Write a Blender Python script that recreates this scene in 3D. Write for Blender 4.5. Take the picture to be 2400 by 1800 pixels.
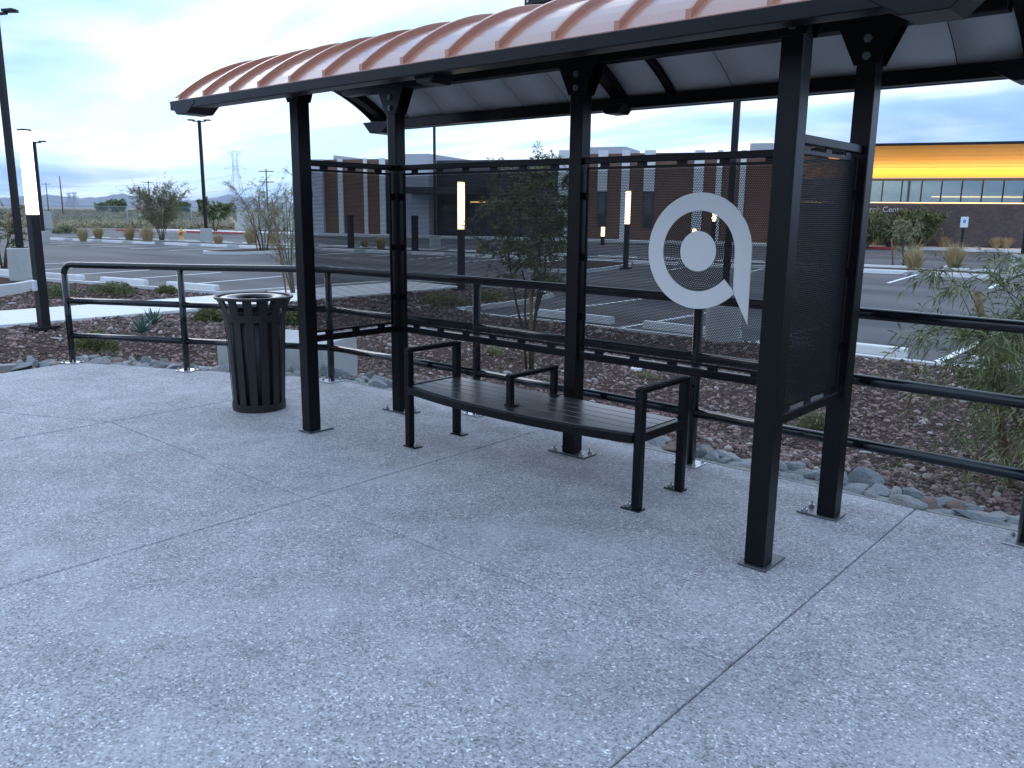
import bpy, bmesh, math, random
import numpy as np
from mathutils import Vector, Matrix, noise as mnoise

# ------------------------------------------------------------------ scene, camera, light
scene = bpy.context.scene
for o in list(bpy.data.objects): bpy.data.objects.remove(o)
col = scene.collection
R = math.radians
CAMP = np.array([5.198, -3.604, 1.673]); FPX = 1946.9
YAW, PITCH, ROLL = R(41.197), R(11.704), R(0.6317)
def basis():
    cy, sy, cp, sp = math.cos(YAW), math.sin(YAW), math.cos(PITCH), math.sin(PITCH)
    f = np.array([-sy*cp, cy*cp, -sp]); r = np.array([cy, sy, 0.]); u = np.cross(r, f)
    cr, sr = math.cos(ROLL), math.sin(ROLL)
    return cr*r+sr*u, -sr*r+cr*u, f
BR_, BU_, BF_ = basis()
cam = bpy.data.cameras.new('camera'); camo = bpy.data.objects.new('camera', cam); col.objects.link(camo)
cam.sensor_fit = 'HORIZONTAL'; cam.sensor_width = 36; cam.lens = 36*FPX/2400
cam.clip_start = 0.05; cam.clip_end = 40000
M = Matrix(((BR_[0], BU_[0], -BF_[0], CAMP[0]), (BR_[1], BU_[1], -BF_[1], CAMP[1]), (BR_[2], BU_[2], -BF_[2], CAMP[2]), (0, 0, 0, 1)))
camo.matrix_world = M
scene.camera = camo

SUN_AZ = math.atan2(0.30, -0.95)      # direction in plan towards the low sun
SUN_EL = R(9.0)
world = bpy.data.worlds.new('World'); scene.world = world; world.use_nodes = True
wt = world.node_tree; wt.nodes.clear()
def wn(t, **kw):
    n = wt.nodes.new(t)
    for k, v in kw.items(): setattr(n, k, v)
    return n
def wmath(op, a, b=None, clamp=False):
    n = wn('ShaderNodeMath', operation=op, use_clamp=clamp)
    for i, v in enumerate((a, b)):
        if v is None: continue
        if isinstance(v, (int, float)): n.inputs[i].default_value = v
        else: wt.links.new(v, n.inputs[i])
    return n.outputs[0]
SKYMUL = (2.8, 3.9, 5.6); BANKLOC = (1.835, 1.381, 0)
sky = wn('ShaderNodeTexSky', sky_type='NISHITA'); sky.sun_disc = False
sky.sun_elevation = SUN_EL; sky.sun_rotation = math.pi/2 - SUN_AZ
sky.air_density = 1.0; sky.dust_density = 1.0; sky.ozone_density = 2.5
tc = wn('ShaderNodeTexCoord'); sep = wn('ShaderNodeSeparateXYZ'); wt.links.new(tc.outputs['Generated'], sep.inputs[0])
zz = wmath('ADD', wmath('MAXIMUM', sep.outputs[2], 0.0), 0.14)
cx_ = wmath('DIVIDE', sep.outputs[0], zz); cy_ = wmath('DIVIDE', sep.outputs[1], zz)
comb = wn('ShaderNodeCombineXYZ'); wt.links.new(cx_, comb.inputs[0]); wt.links.new(cy_, comb.inputs[1])
def cloud_noise(rot, sc, loc, scale, detail, lo, hi, dist=0.4):
    mp = wn('ShaderNodeMapping'); mp.inputs['Rotation'].default_value = (0, 0, R(rot)); mp.inputs['Scale'].default_value = sc; mp.inputs['Location'].default_value = loc
    wt.links.new(comb.outputs[0], mp.inputs[0])
    n1 = wn('ShaderNodeTexNoise'); n1.inputs['Scale'].default_value = scale; n1.inputs['Detail'].default_value = detail; n1.inputs['Roughness'].default_value = 0.52; n1.inputs['Distortion'].default_value = dist
    wt.links.new(mp.outputs[0], n1.inputs['Vector'])
    mr = wn('ShaderNodeMapRange', interpolation_type='SMOOTHSTEP'); mr.inputs[1].default_value = lo; mr.inputs[2].default_value = hi; wt.links.new(n1.outputs[0], mr.inputs[0])
    return mr.outputs[0]
def cmix(f, a, b):
    m = wn('ShaderNodeMix', data_type='RGBA')
    for i, v in ((0, f), (6, a), (7, b)):
        if isinstance(v, (tuple, float, int)): m.inputs[i].default_value = v if not isinstance(v, tuple) else (*v, 1)
        else: wt.links.new(v, m.inputs[i])
    return m.outputs[2]
# the Nishita sky, its huge range near the sun compressed as thin cloud does
pw = wn('ShaderNodeVectorMath', operation='POWER'); wt.links.new(sky.outputs[0], pw.inputs[0]); pw.inputs[1].default_value = (0.38, 0.38, 0.38)
skyb = wn('ShaderNodeVectorMath', operation='MULTIPLY'); wt.links.new(pw.outputs[0], skyb.inputs[0]); skyb.inputs[1].default_value = SKYMUL
streak = cloud_noise(-38, (0.55, 1.7, 1), (0.7, 2.1, 0), 0.85, 8, 0.41, 0.63)
bank = cloud_noise(-30, (0.8, 1.25, 1), BANKLOC, 0.36, 6, 0.485, 0.62, 0.6)
thin = cmix(0.62, skyb.outputs[0], (6.0, 9.6, 13.6))
lit = cmix(streak, thin, (11.8, 13.0, 15.6))
allc = cmix(wmath('MULTIPLY', bank, 0.95), lit, (2.5, 4.3, 10.2))
class _O: pass
mixc = _O(); mixc.outputs = [None, None, allc]
bg = wn('ShaderNodeBackground'); bg.inputs['Strength'].default_value = 0.1
wt.links.new(mixc.outputs[2], bg.inputs[0])
wo = wn('ShaderNodeOutputWorld'); wt.links.new(bg.outputs[0], wo.inputs[0])

sun = bpy.data.lights.new('sun', 'SUN'); sun.energy = 0.5; sun.angle = R(30); sun.color = (1.0, 0.95, 0.90)
suno = bpy.data.objects.new('sun', sun); col.objects.link(suno)
sd = Vector((math.cos(SUN_AZ)*math.cos(R(14)), math.sin(SUN_AZ)*math.cos(R(14)), math.sin(R(14))))
suno.rotation_euler = sd.to_track_quat('Z', 'Y').to_euler()
vs = scene.view_settings
vs.view_transform = 'Standard'; vs.look = 'None'; vs.gamma = 1; vs.exposure = 0.48; vs.use_curve_mapping = False

try:
    scene.cycles.max_bounces = 6; scene.cycles.diffuse_bounces = 3; scene.cycles.glossy_bounces = 3; scene.cycles.transparent_max_bounces = 8; scene.cycles.volume_bounces = 0
except Exception: pass

# ------------------------------------------------------------------ helpers
rnd = random.Random(7)
LOT = -0.35
def ray(u, v):
    d = BF_+(u-1200)/FPX*BR_-(v-900)/FPX*BU_
    return d/np.linalg.norm(d)
def G(u, v, z=LOT):
    d = ray(u, v); t = (z-CAMP[2])/d[2]; p = CAMP+t*d; return float(p[0]), float(p[1])
def atd(u, v, dist):
    d = ray(u, v); p = CAMP+d*dist/math.hypot(d[0], d[1]); return p
def height_at(u, v, xy):
    dist = math.hypot(xy[0]-CAMP[0], xy[1]-CAMP[1]); return float(atd(u, v, dist)[2])

MATS = {}
def mat(name, c, rough=0.6, metal=0.0, var=0.0, vscale=8.0, bump=0.0, bscale=60.0, island=0.0, spec=0.5, emit=None, estr=0.0, detail=5, coat=0.0):
    if name in MATS: return MATS[name]
    m = bpy.data.materials.new(name); m.use_nodes = True; MATS[name] = m
    nt = m.node_tree; b = nt.nodes['Principled BSDF']
    b.inputs['Base Color'].default_value = (*c, 1); b.inputs['Roughness'].default_value = rough; b.inputs['Metallic'].default_value = metal
    b.inputs['Specular IOR Level'].default_value = spec; b.inputs['Coat Weight'].default_value = coat; b.inputs['Coat Roughness'].default_value = 0.16
    if emit: b.inputs['Emission Color'].default_value = (*emit, 1); b.inputs['Emission Strength'].default_value = estr
    tcn = nt.nodes.new('ShaderNodeTexCoord')
    last = None
    def scale_by(prev, fac_out, lo, hi):
        mr = nt.nodes.new('ShaderNodeMapRange'); mr.inputs[3].default_value = lo; mr.inputs[4].default_value = hi
        nt.links.new(fac_out, mr.inputs[0])
        vm = nt.nodes.new('ShaderNodeVectorMath'); vm.operation = 'SCALE'
        if prev is None: vm.inputs[0].default_value = c
        else: nt.links.new(prev, vm.inputs[0])
        nt.links.new(mr.outputs[0], vm.inputs['Scale'])
        return vm.outputs[0]
    if var:
        n = nt.nodes.new('ShaderNodeTexNoise'); n.inputs['Scale'].default_value = vscale; n.inputs['Detail'].default_value = detail
        nt.links.new(tcn.outputs['Object'], n.inputs['Vector'])
        last = scale_by(last, n.outputs[0], 1-var*1.6, 1+var*1.6)
    if island:
        g = nt.nodes.new('ShaderNodeNewGeometry')
        last = scale_by(last, g.outputs['Random Per Island'], 1-island, 1+island)
    if last is not None: nt.links.new(last, b.inputs['Base Color'])
    if bump:
        n = nt.nodes.new('ShaderNodeTexNoise'); n.inputs['Scale'].default_value = bscale; n.inputs['Detail'].default_value = 6
        nt.links.new(tcn.outputs['Object'], n.inputs['Vector'])
        bp = nt.nodes.new('ShaderNodeBump'); bp.inputs['Strength'].default_value = bump; bp.inputs['Distance'].default_value = 0.01
        nt.links.new(n.outputs[0], bp.inputs['Height']); nt.links.new(bp.outputs[0], b.inputs['Normal'])
    return m

def link(o, parent=None):
    col.objects.link(o)
    if parent is not None: o.parent = parent
    return o
def tag(o, label=None, cat=None, group=None, kind=None):
    if label: o['label'] = label
    if cat: o['category'] = cat
    if group: o['group'] = group
    if kind: o['kind'] = kind
    return o
def empty(name, loc=(0, 0, 0), rz=0.0):
    o = bpy.data.objects.new(name, None); o.location = loc; o.rotation_euler = (0, 0, rz); o.empty_display_size = 0.2
    return link(o)
class MB:
    def __init__(s): s.v = []; s.f = []; s.sm = []
    def add(s, vs, fs, smooth=False):
        n = len(s.v); s.v += [tuple(map(float, p)) for p in vs]; s.f += [tuple(i+n for i in f) for f in fs]; s.sm += [smooth]*len(fs); return s
    def box(s, x0, x1, y0, y1, z0, z1):
        v = [(x, y, z) for z in (z0, z1) for y in (y0, y1) for x in (x0, x1)]
        return s.add(v, [(0, 2, 3, 1), (4, 5, 7, 6), (0, 1, 5, 4), (2, 6, 7, 3), (0, 4, 6, 2), (1, 3, 7, 5)])
    def obox(s, c, ax, half):
        # oriented box: centre, 3 axes, half sizes
        c = np.array(c, float); A = [np.array(a, float) for a in ax]
        v = [c+sx*half[0]*A[0]+sy*half[1]*A[1]+sz*half[2]*A[2] for sz in (-1, 1) for sy in (-1, 1) for sx in (-1, 1)]
        return s.add(v, [(0, 2, 3, 1), (4, 5, 7, 6), (0, 1, 5, 4), (2, 6, 7, 3), (0, 4, 6, 2), (1, 3, 7, 5)])
    def prism(s, pts, lo, hi, axis='z', smooth=False):
        n = len(pts)
        def P(p, t):
            if axis == 'z': return (p[0], p[1], t)
            if axis == 'y': return (p[0], t, p[1])
            return (t, p[0], p[1])
        v = [P(p, lo) for p in pts]+[P(p, hi) for p in pts]
        s.add(v, [tuple(range(n))[::-1], tuple(range(n, 2*n))]); k = len(s.v)-2*n
        for i in range(n):
            j = (i+1) % n; s.f.append((k+i, k+j, k+n+j, k+n+i)); s.sm.append(smooth)
        return s
    def tube(s, pts, rad, seg=10, cap=True, smooth=True):
        pts = [np.array(p, float) for p in pts]; n = len(pts)
        rads = rad if isinstance(rad, (list, tuple)) else [rad]*n
        ring = []; prevx = None
        for i in range(n):
            t = pts[min(i+1, n-1)]-pts[max(i-1, 0)]; t = t/(np.linalg.norm(t)+1e-9)
            if prevx is None:
                a = np.array([0, 0, 1.]) if abs(t[2]) < .9 else np.array([1., 0, 0])
                x = np.cross(a, t)
            else: x = prevx-t*(prevx@t)
            x = x/(np.linalg.norm(x)+1e-9); prevx = x; y = np.cross(t, x)
            ring += [pts[i]+rads[i]*(math.cos(2*math.pi*k/seg)*x+math.sin(2*math.pi*k/seg)*y) for k in range(seg)]
        fs = [(i*seg+k, i*seg+(k+1) % seg, (i+1)*seg+(k+1) % seg, (i+1)*seg+k) for i in range(n-1) for k in range(seg)]
        b = len(s.v); s.add(ring, fs, smooth)
        if cap: s.f += [tuple(b+k for k in range(seg))[::-1], tuple(b+(n-1)*seg+k for k in range(seg))]; s.sm += [False, False]
        return s
    def lathe(s, prof, seg=24, c=(0, 0, 0), smooth=True):
        v = [(c[0]+r*math.cos(2*math.pi*k/seg), c[1]+r*math.sin(2*math.pi*k/seg), c[2]+z) for r, z in prof for k in range(seg)]
        return s.add(v, [(i*seg+k, i*seg+(k+1) % seg, (i+1)*seg+(k+1) % seg, (i+1)*seg+k) for i in range(len(prof)-1) for k in range(seg)], smooth)
    def mesh(s, name):
        me = bpy.data.meshes.new(name); me.from_pydata(s.v, [], s.f); me.polygons.foreach_set('use_smooth', s.sm); me.update()
        bm = bmesh.new(); bm.from_mesh(me); bmesh.ops.recalc_face_normals(bm, faces=bm.faces); bm.to_mesh(me); bm.free()
        return me
    def build(s, name, m, parent=None, bevel=0.0, loc=None):
        me = s.mesh(name); me.materials.append(m); o = bpy.data.objects.new(name, me); link(o, parent)
        if loc is not None: o.location = loc
        if bevel:
            b = o.modifiers.new('bevel', 'BEVEL'); b.width = bevel; b.segments = 2; b.limit_method = 'ANGLE'; b.angle_limit = R(40); b.harden_normals = False
        return o
def np_mesh(name, V, F, m, parent=None, smooth=False):
    # V (n,3), F (k,3) or (k,4) arrays
    me = bpy.data.meshes.new(name); V = np.ascontiguousarray(V, np.float32); F = np.ascontiguousarray(F, np.int32)
    k = F.shape[1]
    me.vertices.add(len(V)); me.vertices.foreach_set('co', V.ravel())
    me.loops.add(F.size); me.loops.foreach_set('vertex_index', F.ravel())
    me.polygons.add(len(F)); me.polygons.foreach_set('loop_start', np.arange(len(F), dtype=np.int32)*k)
    try: me.polygons.foreach_set('loop_total', np.full(len(F), k, np.int32))
    except Exception: pass
    if smooth: me.polygons.foreach_set('use_smooth', np.ones(len(F), bool))
    me.update(calc_edges=True); me.validate()
    me.materials.append(m); o = bpy.data.objects.new(name, me); return link(o, parent)
def copy_tree(o, parent=None):
    c = o.copy(); col.objects.link(c); c.parent = parent
    for ch in list(o.children): copy_tree(ch, c)
    return c

# materials ----------------------------------------------------------
BLACK = mat('black_powder_coat', (0.0035, 0.0038, 0.0045), 0.32, spec=0.19, var=0.10, vscale=3, bump=0.02, bscale=900)
BLACK2 = mat('black_gloss_pipe', (0.004, 0.005, 0.007), 0.14, spec=0.45, var=0.1, vscale=4)
DARKGREY = mat('dark_bronze_paint', (0.012, 0.012, 0.013), 0.45, spec=0.25, var=0.10, vscale=4)
LINER = mat('black_plastic_liner', (0.006, 0.007, 0.010), 0.5)
COPPER = mat('copper_roof_paint', (0.37, 0.145, 0.082), 0.30, metal=0.15, coat=0.7, var=0.04, vscale=2)
CEIL = mat('white_ceiling_panel', (0.47, 0.48, 0.49), 0.6, var=0.03)
GALV = mat('galvanised_steel', (0.46, 0.47, 0.48), 0.32, metal=0.9, var=0.15, vscale=30)
SILVER = mat('silver_emblem', (0.72, 0.71, 0.68), 0.45, metal=0.2)
SLAT = mat('bench_slat_paint', (0.018, 0.020, 0.025), 0.30, spec=1.0, var=0.06, vscale=6)
CONC = mat('concrete', (0.40, 0.40, 0.38), 0.85, var=0.10, vscale=5, bump=0.15, bscale=90)
CONCL = mat('pale_concrete', (0.66, 0.645, 0.63), 0.85, var=0.06, vscale=4, bump=0.1, bscale=80)
KERB = mat('kerb_concrete', (0.50, 0.50, 0.49), 0.85, var=0.08, vscale=3)
REDK = mat('red_kerb_paint', (0.42, 0.055, 0.05), 0.6, var=0.15, vscale=3)
PAINT = mat('white_line_paint', (0.74, 0.75, 0.76), 0.7, var=0.08, vscale=6)
STONE = [mat('stone_%s' % n, c, 0.8, var=0.38, vscale=7, bump=0.9, bscale=16) for n, c in (('blue_grey', (0.215, 0.225, 0.23)), ('tan', (0.28, 0.235, 0.195)), ('rust', (0.21, 0.135, 0.115)), ('pale', (0.31, 0.31, 0.305)), ('green_grey', (0.19, 0.205, 0.20)))]
MORTAR = mat('mortar', (0.27, 0.26, 0.245), 0.9, var=0.2, vscale=20, bump=0.5, bscale=60)
GRAV = mat('crushed_rock', (0.17, 0.112, 0.098), 0.85, island=0.8)
GRAVP = mat('pale_rock', (0.30, 0.26, 0.24), 0.8, island=0.5)
SOIL = mat('dark_soil', (0.055, 0.036, 0.029), 0.97, var=0.5, vscale=16, bump=1.0, bscale=55, spec=0.1)
LEAFD = mat('dark_green_leaf', (0.150, 0.172, 0.060), 0.55, island=0.5)
LEAFG = mat('grey_green_leaf', (0.22, 0.215, 0.105), 0.6, island=0.5)
LEAFY = mat('olive_leaf', (0.19, 0.18, 0.055), 0.6, island=0.5)
JUNI = mat('groundcover_leaf', (0.105, 0.120, 0.034), 0.6, island=0.6)
STRAW = mat('dry_straw_grass', (0.42, 0.33, 0.17), 0.8, island=0.35)
AGAVE = mat('blue_green_leaf', (0.06, 0.13, 0.10), 0.45, island=0.25)
BARK = mat('bark', (0.085, 0.070, 0.045), 0.85, var=0.2, vscale=20)
STAKE = mat('wood_stake', (0.23, 0.13, 0.065), 0.8, var=0.2, vscale=10)
RUSTY = mat('rusty_stake', (0.22, 0.075, 0.035), 0.8, var=0.2, vscale=10)
LAMPG = mat('lit_lamp_panel', (1, 0.9, 0.75), 0.4, emit=(1.0, 0.72, 0.40), estr=5.0)
CORTEN = mat('rust_brown_cladding', (0.135, 0.068, 0.042), 0.7, var=0.15, vscale=0.6)
WHITEP = mat('white_wall_panel', (0.58, 0.60, 0.60), 0.6, var=0.05, vscale=1)
GREYW = mat('grey_stucco', (0.42, 0.43, 0.47), 0.8, var=0.06, vscale=0.7)
DARKW = mat('dark_grey_cladding', (0.035, 0.034, 0.036), 0.6, var=0.1, vscale=1)
GLASS = mat('dark_window_glass', (0.035, 0.05, 0.05), 0.04, spec=0.9, metal=0.3)
ORANGE = mat('orange_soffit_panel', (0.85, 0.46, 0.12), 0.4, var=0.04, vscale=0.3)
LED = mat('warm_led_strip', (1, 0.7, 0.3), 0.5, emit=(1.0, 0.62, 0.25), estr=4.0)
HYD = mat('yellow_hydrant_paint', (0.75, 0.33, 0.03), 0.45)
CREAM = mat('cream_pipe_paint', (0.52, 0.45, 0.32), 0.6)
TOWER = mat('steel_lattice', (0.30, 0.33, 0.38), 0.6)
POLEW = mat('grey_wood_pole', (0.12, 0.115, 0.12), 0.8)
SIGNB = mat('sign_blue', (0.03, 0.13, 0.55), 0.5)
SIGNW = mat('sign_white', (0.72, 0.78, 0.80), 0.5)
YSIGN = mat('ochre_wall_sign', (0.25, 0.17, 0.045), 0.6)

# ------------------------------------------------------------------ special surface materials
def aggregate_mat():
    m = bpy.data.materials.new('exposed_aggregate'); m.use_nodes = True; nt = m.node_tree; b = nt.nodes['Principled BSDF']
    N = nt.nodes.new; L = nt.links.new
    tcn = N('ShaderNodeTexCoord')
    def noise(s, d=4, r=0.55):
        n = N('ShaderNodeTexNoise'); n.inputs['Scale'].default_value = s; n.inputs['Detail'].default_value = d; n.inputs['Roughness'].default_value = r
        L(tcn.outputs['Object'], n.inputs['Vector']); return n.outputs[0]
    v = N('ShaderNodeTexVoronoi'); v.inputs['Scale'].default_value = 125; L(tcn.outputs['Object'], v.inputs['Vector'])
    hs = N('ShaderNodeSeparateColor'); L(v.outputs['Color'], hs.inputs[0])
    ramp = N('ShaderNodeValToRGB'); cr = ramp.color_ramp; cr.interpolation = 'LINEAR'
    stops = [(0.0, (0.15, 0.147, 0.155)), (0.25, (0.265, 0.26, 0.272)), (0.62, (0.33, 0.324, 0.34)), (0.93, (0.40, 0.393, 0.41)), (0.997, (0.66, 0.655, 0.67))]
    cr.elements[0].position, cr.elements[0].color = stops[0][0], (*stops[0][1], 1)
    cr.elements[1].position, cr.elements[1].color = stops[-1][0], (*stops[-1][1], 1)
    for p, c in stops[1:-1]:
        e = cr.elements.new(p); e.color = (*c, 1)
    L(hs.outputs[0], ramp.inputs[0])
    def scl(prev, f, lo, hi, a=0.3, z=0.7):
        mr = N('ShaderNodeMapRange'); mr.inputs[1].default_value = a; mr.inputs[2].default_value = z; mr.inputs[3].default_value = lo; mr.inputs[4].default_value = hi; L(f, mr.inputs[0])
        vm = N('ShaderNodeVectorMath'); vm.operation = 'SCALE'; L(prev, vm.inputs[0]); L(mr.outputs[0], vm.inputs['Scale']); return vm.outputs[0]
    c = scl(ramp.outputs[0], noise(0.9, 5), 0.86, 1.15)
    c = scl(c, noise(4.5, 4), 0.90, 1.10)
    c = scl(c, noise(30, 3), 0.88, 1.12)
    # pale efflorescence smears
    st = N('ShaderNodeMapRange'); st.inputs[1].default_value = 0.50; st.inputs[2].default_value = 0.70; L(noise(1.15, 7, 0.6), st.inputs[0])
    sm = N('ShaderNodeMath'); sm.operation = 'MULTIPLY'; sm.inputs[1].default_value = 0.40; L(st.outputs[0], sm.inputs[0])
    mx = N('ShaderNodeMix'); mx.data_type = 'RGBA'; mx.inputs[7].default_value = (0.47, 0.465, 0.485, 1); L(sm.outputs[0], mx.inputs[0]); L(c, mx.inputs[6])
    L(mx.outputs[2], b.inputs['Base Color'])
    b.inputs['Roughness'].default_value = 0.75; b.inputs['Specular IOR Level'].default_value = 0.3
    bp = N('ShaderNodeBump'); bp.inputs['Strength'].default_value = 0.22; bp.inputs['Distance'].default_value = 0.004
    L(v.outputs['Distance'], bp.inputs['Height']); bp.invert = True; L(bp.outputs[0], b.inputs['Normal'])
    return m
AGG = aggregate_mat()
def asphalt_mat():
    m = bpy.data.materials.new('asphalt'); m.use_nodes = True; nt = m.node_tree; b = nt.nodes['Principled BSDF']
    N = nt.nodes.new; L = nt.links.new; tcn = N('ShaderNodeTexCoord')
    n1 = N('ShaderNodeTexNoise'); n1.inputs['Scale'].default_value = 0.22; n1.inputs['Detail'].default_value = 6
    mpn = N('ShaderNodeMapping'); mpn.inputs['Rotation'].default_value = (0, 0, R(-15)); mpn.inputs['Scale'].default_value = (0.5, 2.2, 1)
    L(tcn.outputs['Object'], mpn.inputs[0]); L(mpn.outputs[0], n1.inputs['Vector'])
    n2 = N('ShaderNodeTexNoise'); n2.inputs['Scale'].default_value = 60; L(tcn.outputs['Object'], n2.inputs['Vector'])
    rp = N('ShaderNodeValToRGB'); rp.color_ramp.elements[0].position = 0.35; rp.color_ramp.elements[0].color = (0.068, 0.068, 0.074, 1); rp.color_ramp.elements[1].position = 0.68; rp.color_ramp.elements[1].color = (0.145, 0.139, 0.138, 1)
    L(n1.outputs[0], rp.inputs[0])
    mr = N('ShaderNodeMapRange'); mr.inputs[3].default_value = 0.7; mr.inputs[4].default_value = 1.3; L(n2.outputs[0], mr.inputs[0])
    vm = N('ShaderNodeVectorMath'); vm.operation = 'SCALE'; L(rp.outputs[0], vm.inputs[0]); L(mr.outputs[0], vm.inputs['Scale']); L(vm.outputs[0], b.inputs['Base Color'])
    b.inputs['Roughness'].default_value = 0.8; b.inputs['Specular IOR Level'].default_value = 0.12
    bp = N('ShaderNodeBump'); bp.inputs['Strength'].default_value = 0.25; bp.inputs['Distance'].default_value = 0.004; L(n2.outputs[0], bp.inputs['Height']); L(bp.outputs[0], b.inputs['Normal'])
    return m
ASPH = asphalt_mat()
def desert_mat():
    m = bpy.data.materials.new('desert_dirt'); m.use_nodes = True; nt = m.node_tree; b = nt.nodes['Principled BSDF']
    N = nt.nodes.new; L = nt.links.new; tcn = N('ShaderNodeTexCoord')
    n1 = N('ShaderNodeTexNoise'); n1.inputs['Scale'].default_value = 0.03; n1.inputs['Detail'].default_value = 9; L(tcn.outputs['Object'], n1.inputs['Vector'])
    rp = N('ShaderNodeValToRGB'); e = rp.color_ramp.elements
    e[0].position = 0.38; e[0].color = (0.10, 0.095, 0.055, 1); e[1].position = 0.66; e[1].color = (0.27, 0.20, 0.125, 1)
    L(n1.outputs[0], rp.inputs[0]); L(rp.outputs[0], b.inputs['Base Color']); b.inputs['Roughness'].default_value = 0.95
    return m
DESERT = desert_mat()
def brick_mat():
    m = bpy.data.materials.new('dark_brick'); m.use_nodes = True; nt = m.node_tree; b = nt.nodes['Principled BSDF']
    N = nt.nodes.new; L = nt.links.new; tcn = N('ShaderNodeTexCoord')
    br = N('ShaderNodeTexBrick'); br.inputs['Scale'].default_value = 2.5; br.inputs['Color1'].default_value = (0.075, 0.058, 0.055, 1); br.inputs['Color2'].default_value = (0.115, 0.09, 0.085, 1); br.inputs['Mortar'].default_value = (0.06, 0.05, 0.05, 1)
    mpn = N('ShaderNodeMapping'); mpn.inputs['Rotation'].default_value = (R(90), 0, 0); L(tcn.outputs['Object'], mpn.inputs[0]); L(mpn.outputs[0], br.inputs['Vector'])
    L(br.outputs[0], b.inputs['Base Color']); b.inputs['Roughness'].default_value = 0.85
    return m
BRICK = brick_mat()

# ------------------------------------------------------------------ ground
gm = MB(); S0 = 11800
gm.add([(-S0, -S0, -0.75), (S0, -S0, -0.75), (S0, S0, -0.75), (-S0, S0, -0.75)], [(0, 1, 2, 3)])
tag(gm.build('desert_ground', DESERT), kind='structure')

# edge of the parking lot (everything beyond it is asphalt)
KL = [(-60, -3.5), (-30, 2.95), (-19.6, 5.2), (-13.0, 6.67), (-12.85, 11.3), (-12.3, 12.5), (-11, 13.0), (-8.6, 12.9), (-7.4, 12.2), (-6.9, 10.8), (-6.75, 8.4), (-6.0, 8.0), (-4.0, 8.18), (2.7, 8.45), (22, 8.7)]
lot_poly = KL+[(30, 60), (-10, 54.3), (-57, 36.8), (-72, 29.5), (-78, 12)]
lm = MB(); lm.add([(x, y, LOT) for x, y in lot_poly], [tuple(range(len(lot_poly)))])
tag(lm.build('parking_lot', ASPH), kind='structure')

def strip(name, poly, w, z0, z1, m, closed=False, off=0.0, kind='structure', parent=None):
    # a raised band of width w along a polyline
    P = [np.array(p, float) for p in poly]; n = len(P); Ls = []; Rs = []
    for i in range(n):
        a = P[(i-1) % n] if (closed or i > 0) else P[i]; c = P[(i+1) % n] if (closed or i < n-1) else P[i]
        t = c-a; t /= np.linalg.norm(t)+1e-9; nn = np.array([-t[1], t[0]])
        Ls.append(P[i]+nn*(off+w/2)); Rs.append(P[i]+nn*(off-w/2))
    b = MB(); V = []
    for l, r in zip(Ls, Rs): V += [(*l, z0), (*l, z1), (*r, z1), (*r, z0)]
    F = []
    for i in range(n if closed else n-1):
        a = 4*i; c = 4*((i+1) % n)
        for k in range(4): F.append((a+k, a+(k+1) % 4, c+(k+1) % 4, c+k))
    if not closed: F += [(0, 1, 2, 3), (4*n-4, 4*n-3, 4*n-2, 4*n-1)]
    b.add(V, F); o = b.build(name, m, parent)
    if kind: o['kind'] = kind
    return o
strip('kerb', KL, 0.15, -0.70, LOT+0.10, KERB)

def inpoly(x, y, poly):
    c = False; n = len(poly); j = n-1
    for i in range(n):
        xi, yi = poly[i]; xj, yj = poly[j]
        if ((yi > y) != (yj > y)) and (x < (xj-xi)*(y-yi)/(yj-yi)+xi): c = not c
        j = i
    return c
# slab outline -----------------------------------------------------------------
EDGE_Y = 1.43
slab_poly = [(-1.50, EDGE_Y), (-4.36, -0.02), (-4.02, -1.9), (-3.0, -7.5), (9.5, -7.5), (9.5, EDGE_Y)]
SIDEW = [(-10.35, 0.0), (-10.35, 11.8), (-12.55, 12.3), (-12.5, 0.0), (-12.6, -8), (-10.2, -8)]
def hgt(x, y):
    # gravel bed: falls away behind the slab into a shallow swale, rises to the kerb
    dx = max(0.0, -1.5-x); base = EDGE_Y-0.506*dx if x > -4.36 else -0.02
    d = max(0.0, y-base) if x > -4.36 else max(0.0, math.hypot(min(0, x+4.3), 0)+max(0, y))
    z = -0.03-0.34*min(1, d/2.2)-0.06*math.exp(-((d-3.0)/1.2)**2)
    z = max(z, -0.43)
    if d > 4: z += 0.10*min(1, (d-4)/2.5)
    if x < -8: z = z*max(0, 1+(x+8)/1.5)+(-0.325)*min(1, -(x+8)/1.5)
    z += 0.035*mnoise.noise(Vector((x*0.8, y*0.8, 1.3)))+0.02*mnoise.noise(Vector((x*2.6, y*2.6, 4.1)))
    return z
def gz(x, y):
    if inpoly(x, y, lot_poly): return -0.62
    if inpoly(x, y, slab_poly): return -0.12
    if inpoly(x, y, SIDEW): return -0.45
    return hgt(x, y)
xs = np.concatenate([np.arange(-34, -13, 0.5), np.arange(-13, 9.6, 0.13), np.arange(9.8, 22.1, 0.6)]); ys = np.arange(-7.6, 13.4, 0.13)
V = np.array([(x, y, gz(x, y)) for y in ys for x in xs]); nx = len(xs); ny = len(ys)
I = np.arange(nx*ny).reshape(ny, nx)
F = np.stack([I[:-1, :-1].ravel(), I[:-1, 1:].ravel(), I[1:, 1:].ravel(), I[1:, :-1].ravel()], 1)
tag(np_mesh('gravel_bed', V, F, SOIL, smooth=True), kind='structure')
# sidewalk, in panels
sw = MB(); sw.box(-12.48, -10.37, -8, 12.0, -0.60, -0.285)
swo = sw.build('sidewalk', CONC); tag(swo, kind='structure')
y = -8.0
while y < 11.9:
    b = MB(); b.box(-12.5, -10.35, y+0.006, min(y+1.494, 12.15), -0.33, -0.272); b.build('sidewalk_panel', CONCL, swo, bevel=0.008); y += 1.5

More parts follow.
